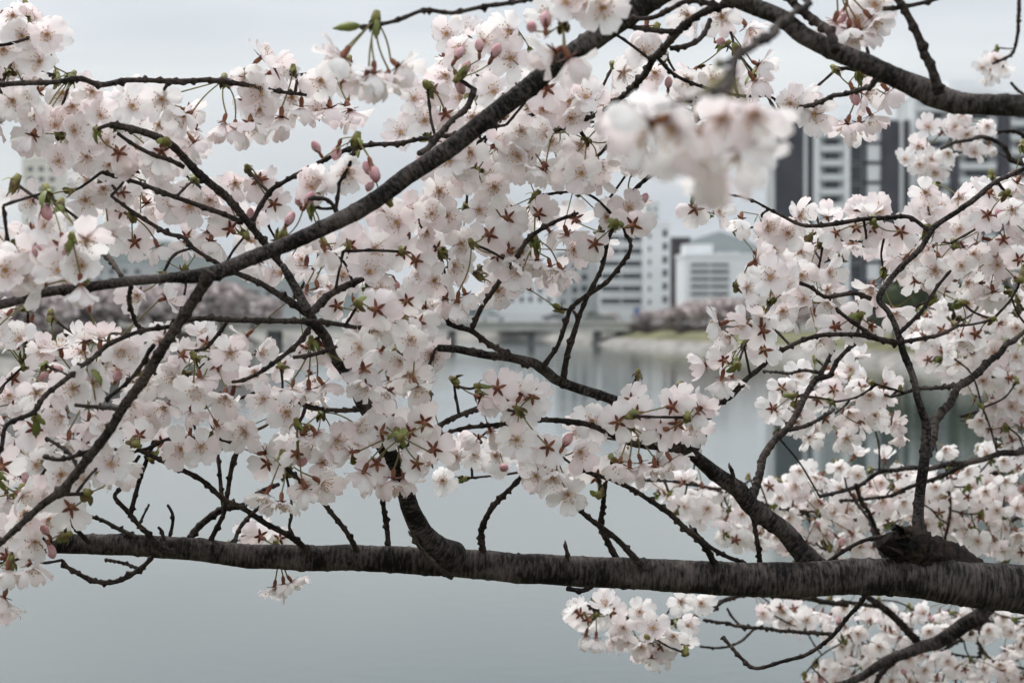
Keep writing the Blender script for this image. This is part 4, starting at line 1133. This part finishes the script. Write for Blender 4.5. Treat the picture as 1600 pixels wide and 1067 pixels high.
heroes(0, 520, 1.66, [(215, 355, 'F'), (440, 330, 'F'), (555, 300, 'F'), (370, 490, 'F'), (365, 845, 'F'), (510, 870, 'F'), (410, 640, 270), (500, 660, 265), (660, 780, 'F'), (205, 570, 'B'), (10, 790, 'B'), (130, 970, 340), (420, 1040, 'B'), (530, 530, 270), (600, 545, 280), (660, 590, 'F'), (690, 830, 300), (240, 960, 'F')])
heroes(0, 520, 1.82, [(1030, 255, 'F'), (785, 105, 'F'), (250, 110, 'F'), (700, 120, 'F'), (1080, 690, 'F'), (1195, 680, 'F'), (1170, 345, 'F'), (1370, 120, 'F'), (640, 170, 'F'), (1295, 195, 'B'), (1195, 270, 280), (830, 610, 'B'), (1070, 150, 250), (330, 210, 'K'), (280, 240, 'K'), (690, 280, 'K'), (360, 90, 90), (500, 50, 90), (600, 40, 80), (1340, 380, 265), (1550, 120, 20), (1140, 460, 300)])
heroes(400, 520, 1.80, [(45, 395, 'F'), (620, 555, 'F'), (860, 165, 'F', 1.74), (620, 90, 'F', 1.74), (920, 40, 'F', 1.72), (650, 310, 'F'), (1300, 720, 'F', 2.1), (1550, 635, 'F'), (1220, 680, 'F', 2.1), (1110, 880, 'F', 2.1), (480, 640, 'F'),
    (790, 520, 'B'), (920, 590, 'B'), (745, 590, 'B'), (1440, 330, 'B'), (1000, 530, 'B'), (955, 780, 'B'), (720, 780, 'B'), (240, 720, 'B'), (290, 750, 'K'), (380, 70, 'B'), (300, 95, 'B'), (355, 600, 290), (275, 610, 260), (215, 330, 265), (315, 340, 275), (400, 310, 310), (560, 190, 'B'), (640, 215, 'B'), (640, 830, 250), (815, 870, 265), (880, 860, 275), (570, 710, 190), (390, 890, 330), (290, 920, 290), (150, 1010, 268), (60, 960, 240), (1060, 690, 'B'), (1340, 390, 'F'), (1580, 360, 60), (920, 250, 'F', 1.76), (960, 320, 300, 1.76), (720, 870, 260)])
heroes(800, 520, 1.84, [(405, 710, 'F'), (145, 850, 'F'), (30, 640, 'F'), (245, 860, 'F'), (330, 960, 'F'), (740, 480, 'B'), (630, 530, 'B'), (710, 400, 'B'), (980, 540, 'B'), (890, 570, 'B'), (955, 440, 'B'), (770, 770, 290), (700, 810, 270), (850, 800, 270), (640, 780, 255), (1085, 465, 'B'), (215, 680, 'B'), (40, 460, 'B'), (1260, 160, 'B', 1.95), (1150, 190, 190, 1.95), (1250, 270, 265, 1.95), (1310, 270, 280, 1.95), (1500, 100, 'B', 1.95), (340, 940, 268), (310, 670, 'K'), (1000, 400, 'F'), (1120, 450, 40), (950, 760, 300), (120, 380, 'B'), (70, 370, 90)])
heroes(1180, 520, 2.3, [(465, 340, 'B'), (370, 400, 'B'), (100, 450, 'B'), (230, 370, 'B'), (415, 510, 'B'), (630, 520, 'B'), (625, 330, 'B'), (160, 330, 'B'), (560, 470, 'F'), (680, 370, 'F'), (710, 490, 'F'), (260, 265, 'F'), (250, 530, 'F'), (820, 540, 'F'), (320, 620, 'F'), (860, 590, 270), (770, 310, 20), (600, 150, 90, 2.5), (570, 220, 'F', 2.5), (1130, 105, 'F', 2.5), (1410, 415, 'F', 2.6), (1340, 520, 'F', 2.6), (1390, 570, 'B', 2.6)])
heroes(1180, 520, 2.75, [(290, 980, 'F'), (85, 915, 'B'), (145, 980, 'F'), (265, 820, 'F'), (240, 910, 'F'), (850, 850, 'B'), (880, 1000, 'F'), (500, 800, 'F'), (610, 850, 'F'), (1480, 760, 'F'), (1490, 880, 'F'), (590, 730, 60), (770, 750, 90), (1130, 690, 'F'), (1260, 820, 'F')])
heroes(400, 787, 1.96, [(110, 500, 262), (165, 480, 275), (215, 465, 310), (25, 190, 'B', 1.99), (140, 205, 'B', 1.99), (-55, 195, 'B', 1.99)])
heroes(0, 787, 1.72, [(285, 180, 'K'), (290, 240, 'K'), (210, 220, 'F'), (180, 370, 280), (45, 390, 270), (20, 610, 275), (90, 160, 'F'), (150, 60, 'F'), (280, 90, 'F'), (20, 560, 250)])
heroes(800, 787, 2.42, [(665, 735, 'F'), (605, 795, 'F'), (680, 820, 'F'), (840, 740, 'F'), (855, 805, 'F'), (960, 785, 'F'), (1005, 580, 'F'), (1125, 590, 'F'), (760, 640, 'F'), (770, 850, 'F'), (405, 655, 'B'), (455, 685, 'B'), (835, 865, 'B'), (890, 850, 'B'), (1030, 830, 'B'), (965, 855, 'B'), (590, 640, 'B'), (910, 710, 'K'), (440, 780, 260), (500, 800, 265), (380, 630, 120), (560, 610, 100), (900, 900, 270), (830, 920, 268)])

# ---- the rest of each mass, filled behind the flowers listed above
def inside(poly, x, y):
    c = False
    j = len(poly) - 1
    for i in range(len(poly)):
        xi, yi = poly[i]; xj, yj = poly[j]
        if (yi > y) != (yj > y) and x < (xj - xi) * (y - yi) / (yj - yi) + xi:
            c = not c
        j = i
    return c
def fill(poly, d, layers=2, gap=0.72, thick=0.035, hole=None, dens=1.0):
    gap *= 0.82
    xs = [p[0] for p in poly]; ys = [p[1] for p in poly]
    for ly in range(layers):
        dd = d + 0.02 + thick * ly
        g = 118.0 / dd * gap
        got = [(f[0], f[1]) for f in FL if f[4] and abs(f[2] - d) < .25] if ly == 0 else []
        area = (max(xs) - min(xs)) * (max(ys) - min(ys))
        for _ in range(int(area / (g * g) * 14)):
            x, y = random.uniform(min(xs), max(xs)), random.uniform(min(ys), max(ys))
            if not inside(poly, x, y): continue
            if hole and any(inside(h, x, y) for h in hole): continue
            if any((x - a) ** 2 + (y - b) ** 2 < g * g for a, b in got): continue
            got.append((x, y))
            if random.random() > dens: continue
            q = random.random()
            k = 'F' if q < .50 else ('B' if q < .61 else (random.uniform(225, 315) if q < .9 else random.uniform(0, 360)))
            if random.random() < .03: k = 'K'
            FL.append([x, y, dd + random.uniform(-.02, .025), k, False])
fill([(-60, 10), (55, 25), (80, 60), (65, 110), (130, 150), (200, 145), (290, 165), (308, 205), (290, 250), (225, 275), (180, 275), (120, 250), (60, 215), (-60, 185)], 1.76, 3)
fill([(355, 120), (400, 95), (500, 115), (560, 135), (545, 170), (480, 185), (420, 195), (350, 190), (375, 155)], 1.78)
fill([(100, 270), (230, 290), (320, 280), (425, 265), (435, 330), (395, 385), (300, 380), (230, 385), (180, 335), (110, 310)], 1.86, 2, .78)
fill([(-60, 330), (50, 320), (150, 360), (165, 410), (130, 440), (80, 445), (-60, 460)], 1.53, 2)
fill([(80, 460), (190, 455), (260, 455), (250, 480), (160, 480)], 1.7, 1)
fill([(-60, 490), (45, 490), (50, 530), (-60, 560)], 1.8, 2)
fill([(20, 590), (100, 540), (180, 530), (300, 520), (420, 525), (480, 560), (510, 620), (515, 700), (505, 745), (440, 770), (400, 725), (330, 700), (250, 690), (170, 690), (90, 740), (-60, 790), (-60, 620)], 1.84, 2, .74, hole=[[(295, 625), (345, 625), (345, 665), (300, 665)]])
fill([(-60, 690), (110, 690), (195, 700), (185, 750), (130, 785), (80, 815), (50, 870), (-60, 890)], 1.76, 2)
fill([(390, 400), (450, 390), (520, 370), (600, 330), (700, 310), (790, 320), (815, 410), (780, 460), (700, 470), (680, 560), (650, 610), (570, 630), (525, 570), (545, 500), (500, 440), (420, 430)], 1.84, 2, .74)
fill([(580, 450), (660, 450), (670, 580), (640, 600), (570, 570)], 1.78, 1, .8)
fill([(700, 185), (800, 160), (900, 150), (990, 170), (1030, 250), (960, 285), (860, 275), (760, 270), (690, 280), (655, 255), (690, 220)], 1.8, 3, .7)
fill([(690, 50), (800, 35), (820, 80), (780, 140), (720, 190), (640, 225), (615, 195), (650, 130)], 1.82, 2, .78)
fill([(980, 100), (1060, 115), (1170, 110), (1200, 165), (1200, 215), (1150, 235), (1020, 220), (1010, 160)], 1.82, 2, .76)
fill([(755, 340), (830, 330), (920, 335), (995, 315), (985, 360), (900, 435), (850, 450), (780, 455), (750, 420)], 1.85, 2, .74)
fill([(1085, 310), (1160, 320), (1215, 345), (1215, 390), (1180, 385), (1090, 340)], 2.1, 1, .78)
fill([(1200, 365), (1300, 352), (1420, 352), (1480, 312), (1660, 240), (1660, 420), (1540, 465), (1450, 455), (1400, 430), (1330, 410), (1300, 470), (1260, 505), (1210, 480), (1170, 435), (1165, 400)], 2.08, 3, .72, hole=[[(1290, 385), (1385, 385), (1370, 445), (1290, 430)]])
fill([(1120, 500), (1190, 500), (1205, 530), (1200, 575), (1150, 585), (1110, 555)], 1.96, 1, .8)
fill([(1300, 480), (1360, 470), (1390, 510), (1340, 520), (1290, 510)], 2.05, 1, .8)
fill([(1210, 595), (1300, 575), (1375, 600), (1405, 640), (1400, 675), (1300, 690), (1210, 650)], 2.32, 2, .76)
fill([(1430, 490), (1660, 440), (1660, 720), (1550, 685), (1510, 600), (1430, 555)], 2.55, 3, .72)
fill([(1180, 770), (1260, 735), (1400, 745), (1520, 740), (1560, 780), (1660, 760), (1660, 870), (1500, 850), (1400, 850), (1290, 870), (1180, 850), (1140, 800)], 2.78, 3, .74)
fill([(1000, 745), (1100, 755), (1180, 770), (1190, 850), (1130, 840), (1060, 795)], 2.65, 2, .78)
fill([(1530, 690), (1660, 680), (1660, 780), (1545, 780)], 2.85, 2, .78)
fill([(1190, 945), (1340, 950), (1470, 955), (1600, 960), (1660, 960), (1660, 1090), (1225, 1090), (1310, 1025), (1290, 990), (1190, 970)], 3.0, 3, .78, hole=[[(1470, 985), (1560, 985), (1575, 1035), (1500, 1045), (1465, 1015)], [(1150, 975), (1280, 985), (1270, 1040), (1150, 1040)]])
fill([(915, 965), (1000, 955), (1080, 975), (1075, 1000), (1020, 1020), (940, 1000)], 2.44, 2, .76)
fill([(1040, 935), (1105, 930), (1105, 960), (1050, 960)], 2.5, 1, .8)
fill([(545, 690), (640, 660), (740, 660), (830, 690), (850, 750), (780, 735), (700, 735), (600, 735), (550, 725)], 1.88, 2, .76)
fill([(690, 690), (860, 690), (870, 740), (690, 750)], 2.1, 1, .76)
fill([(745, 610), (835, 605), (840, 630), (750, 640)], 1.9, 1, .8)
fill([(790, 690), (880, 665), (940, 650), (1000, 630), (1080, 645), (1085, 690), (1010, 735), (930, 750), (870, 775), (825, 740)], 1.88, 2, .76)
fill([(1415, 235), (1500, 190), (1550, 200), (1545, 235), (1480, 265), (1420, 265)], 2.82, 2, .74)
fill([(1525, 90), (1570, 85), (1570, 112), (1535, 118)], 3.2, 2, .7)
fill([(1280, 0), (1375, 0), (1370, 35), (1335, 50), (1295, 35)], 1.54, 1, .8)
fill([(1110, 25), (1185, 25), (1190, 55), (1135, 60)], 1.62, 1, .8)
fill([(985, 10), (1060, 20), (1050, 35), (990, 40)], 1.64, 1, .8)
fill([(810, 10), (880, 20), (860, 60), (820, 80)], 1.6, 1, .8)

# ---- umbels: flowers whose stalks start at about the same place share a node
for f in FL:
    k = f[3]
    bud = k == 'K'
    dirv = facing(random.choice(['F', 90, 60, 120, 250, 290]) if bud else k)
    pos = P(f[0], f[1], f[2])
    back = 0.008
    stem = random.uniform(.018, .030) if not bud else random.uniform(.012, .018)
    base = pos - dirv * back
    f += [pos, dirv, base, base - dirv * stem + Vector((0, 0, random.uniform(0, .008)))]
nodes = []
for i, f in enumerate(FL):
    best, bd = None, .042 if f[2] > 1 else .03
    for nd in nodes:
        if len(nd[1]) >= 6: continue
        q = (nd[0] - f[8]).length
        if q < bd: best, bd = nd, q
    if best is None:
        nodes.append([f[8].copy(), [i]])
    else:
        best[1].append(i)
        best[0] = sum((FL[j][8] for j in best[1]), Vector()) / len(best[1])

bp_arr = [np.array(BP)]
bb_all = list(BB)
def nearest(p):
    a = np.concatenate(bp_arr) if len(bp_arr) > 1 else bp_arr[0]
    dd = np.linalg.norm(a - np.array(p), axis=1)
    k = int(dd.argmin())
    return a[k], bb_all[k], float(dd[k])
def nearest_of(p, bough):
    a = np.concatenate(bp_arr)
    dd = np.linalg.norm(a - np.array(p), axis=1)
    dd[np.array([b != bough for b in bb_all])] = 1e9
    k = int(dd.argmin())
    return a[k], bough, float(dd[k])
order = sorted(range(len(nodes)), key=lambda k: nearest(nodes[k][0])[2])
counts = {}
def aim(o, v, spin=None):
    q = v.to_track_quat('Z', 'Y')
    if spin is not None:
        q = q @ Quaternion((0, 0, 1), spin)
    o.rotation_mode = 'QUATERNION'
    o.rotation_quaternion = q
n_detail = 0
def spur(bough, a, b):
    """short flowering spur from the branch point a to the umbel's foot b"""
    global n_detail
    a, b = Vector(a), Vector(b)
    ln = (b - a).length
    root = BOUGH[bough].location
    mid = (a + b) / 2 + Vector((random.uniform(-.1, .1), random.uniform(-.1, .1), random.uniform(-.12, .12))) * ln
    _seed[0] += 1
    r0 = .0011 if ln > .02 else .0015
    me, pp, _ = limb_mesh('spur', [(a - root, r0), (mid - root, r0 * .9), (b - root, r0 * .95)], M['twig'], .003, 7, .007, .0007, _seed[0], .0004)
    mesh_obj('spur', me, BOUGH[bough])
    pts = pp[2::3] + np.array(root)
    if len(pts):
        bp_arr.append(pts)
        bb_all.extend([bough] * len(pts))
LIMIT = 297
owner = {}
for k in order:                                       # which bough bears each umbel, before any spur is grown
    owner[k] = nearest(nodes[k][0])[1]
rank = {b: [] for b in BOUGH}
for k in order:
    for j in nodes[k][1]:
        if FL[j][3] != 'K':
            rank[owner[k]].append((not FL[j][4], FL[j][2], j))
single = {j for b in rank for (_, _, j) in sorted(rank[b])[:LIMIT - 12]}
MASS = {}
for k in order:
    p, members = nodes[k]
    a, bough, dist = nearest_of(p, owner[k])
    if dist > .05:                                    # bring the umbel's foot towards the wood that bears it
        p = p + (Vector(a) - p) * .25
    root = BOUGH[bough].location
    if dist > .003:
        spur(bough, a, p)
    mean = sum((FL[j][7] - p for j in members), Vector()).normalized()
    s = mesh_obj('bud_scales', random.choice(SCALES), BOUGH[bough], p - root)
    s.scale = (random.uniform(1.0, 1.5) if FL[members[0]][2] > 1.2 else .5,) * 3
    aim(s, mean, random.uniform(0, 6))
    for j in members:
        x, y, d, kind, hero, pos, dirv, base, _ = FL[j]
        counts[bough] = counts.get(bough, 0) + 1
        toward = (base - p)
        if kind != 'K' and toward.length > .004:      # a flower leans a little along its own stalk
            dirv = (dirv + toward.normalized() * .18).normalized()
        sc_ = random.uniform(.88, 1.12)
        spin = random.uniform(0, 6.28)
        if kind == 'K':
            o = mesh_obj('bud', random.choice(BUDS), BOUGH[bough], pos - root)
            o.scale = (random.uniform(.68, .95),) * 3
        else:
            w = [3, 3, 3, 2, 3, 2, 3, 1, 2, .6] if kind in ('F', 'B') else [1, 1, 2, 2, 1, 3, 2, 3, 1, 2]
            va = random.choices(VAR, w)[0]
            if j not in single:
                ms_ = MASS.setdefault(bough, ([], [], [], []))
                q = dirv.to_track_quat('Z', 'Y') @ Quaternion((0, 0, 1), spin)
                mt = np.array(q.to_matrix()) * sc_
                b0 = sum(len(x_) for x_ in ms_[0])
                ms_[0].append(va['lite'][0] @ mt.T + np.array(pos - root))
                ms_[1].extend(tuple(b0 + i for i in f_) for f_ in va['lite'][1])
                ms_[2].extend(va['lite'][2]); ms_[3].extend(va['lite'][3])
                sv2, sf2 = [], []
                foot = pos - dirv * (.0078 * sc_)
                stick(sv2, sf2, p - root, foot - root, .0006, .0006, 4)
                b0 += len(va['lite'][0])
                ms_[0].append(np.array(sv2)); ms_[1].extend(tuple(b0 + i for i in f_) for f_ in sf2)
                ms_[2].extend([(0, 0)] * len(sv2)); ms_[3].extend([5] * len(sf2))
                continue
            if hero and d < 2.15:
                o = mesh_obj('blossom', va['calyx'], BOUGH[bough], pos - root)
                for pm in va['petals']:
                    mesh_obj('petal', pm, o)
                mesh_obj('stamens', va['stamens'], o)
                n_detail += 1
            else:
                o = mesh_obj('blossom', va['full'], BOUGH[bough], pos - root)
            o.scale = (sc_,) * 3
        aim(o, dirv, spin)
        foot = pos - dirv * (.0078 * o.scale[0])
        v = foot - p
        st = mesh_obj('stalk', random.choice(STALKS), o)
        th = .00105 if kind != 'K' else .0009
        sm = Matrix.LocRotScale(p, v.to_track_quat('Z', 'Y') @ Quaternion((0, 0, 1), random.uniform(0, 6)), (th, th, v.length))
        om = Matrix.LocRotScale(pos, o.rotation_quaternion, o.scale)
        st.matrix_basis = om.inverted() @ sm
for b_, (vs, fs, uvs, mis) in MASS.items():
    o = mesh_obj('blossom_mass', pydata('blossom_mass', np.concatenate(vs).tolist(), fs, [M['petal'], M['sepal'], M['filament'], M['anther'], M['heart'], M['stalk']], mis, uv=uvs), BOUGH[b_])
    o['kind'] = 'stuff'

# green shoot tip of the hanging twig and a few resting buds
def tip(bough, px, py, d, ang, size, m):
    root = BOUGH[bough].location
    v, f = [], []
    prof = [(0, .35), (.15, .75), (.4, 1.0), (.7, .7), (1.0, .08)]
    for z, rad in prof:
        for k in range(8):
            a = 2 * math.pi * k / 8
            q = rad * .19 * (1 + .12 * math.sin(3 * a + z * 5))
            v.append((q * math.cos(a) * size, q * math.sin(a) * size, z * size))
    for j in range(4):
        for k in range(8):
            f.append((j * 8 + k, j * 8 + (k + 1) % 8, (j + 1) * 8 + (k + 1) % 8, (j + 1) * 8 + k))
    o = mesh_obj('leaf_bud', pydata('leaf_bud', v, f, [m]), BOUGH[bough], P(px, py, d) - root)
    aim(o, Vector((math.cos(R(ang)), 0, math.sin(R(ang)))))
tip('B', 562, 40, 1.38, 187, .0165, M['leaf'])
tip('A', 884, 858, 1.92, 95, .008, M['old_bud'])
tip('A', 455, 812, 1.90, 80, .006, M['old_bud'])
tip('A', 643, 838, 1.87, 120, .006, M['old_bud'])
tip('A', 1082, 830, 1.97, 115, .007, M['old_bud'])
tip('A', 1140, 733, 1.92, 95, .006, M['old_bud'])
tip('A', 184, 300, 1.8, 255, .010, M['old_bud'])

# ------------------------------------------------------------------ the air
hz = MB().box(-5200, 5200, -300, 6500, -2.0, 235.0).build('haze', M['glass'])
hm_ = bpy.data.materials.new('haze')
hm_.use_nodes = True
hm_.node_tree.nodes.clear()
ho = N(hm_, 'ShaderNodeOutputMaterial')
hv = N(hm_, 'ShaderNodeVolumePrincipled')
hv.inputs['Color'].default_value = (0.86, 0.93, 1.0, 1)
hv.inputs['Density'].default_value = 0.00005
L(hm_, hv.outputs['Volume'], ho.inputs['Volume'])
hz.data.materials.clear()
hz.data.materials.append(hm_)
tag(hz, 'thin pale haze over the river and the town', 'haze', kind='stuff')
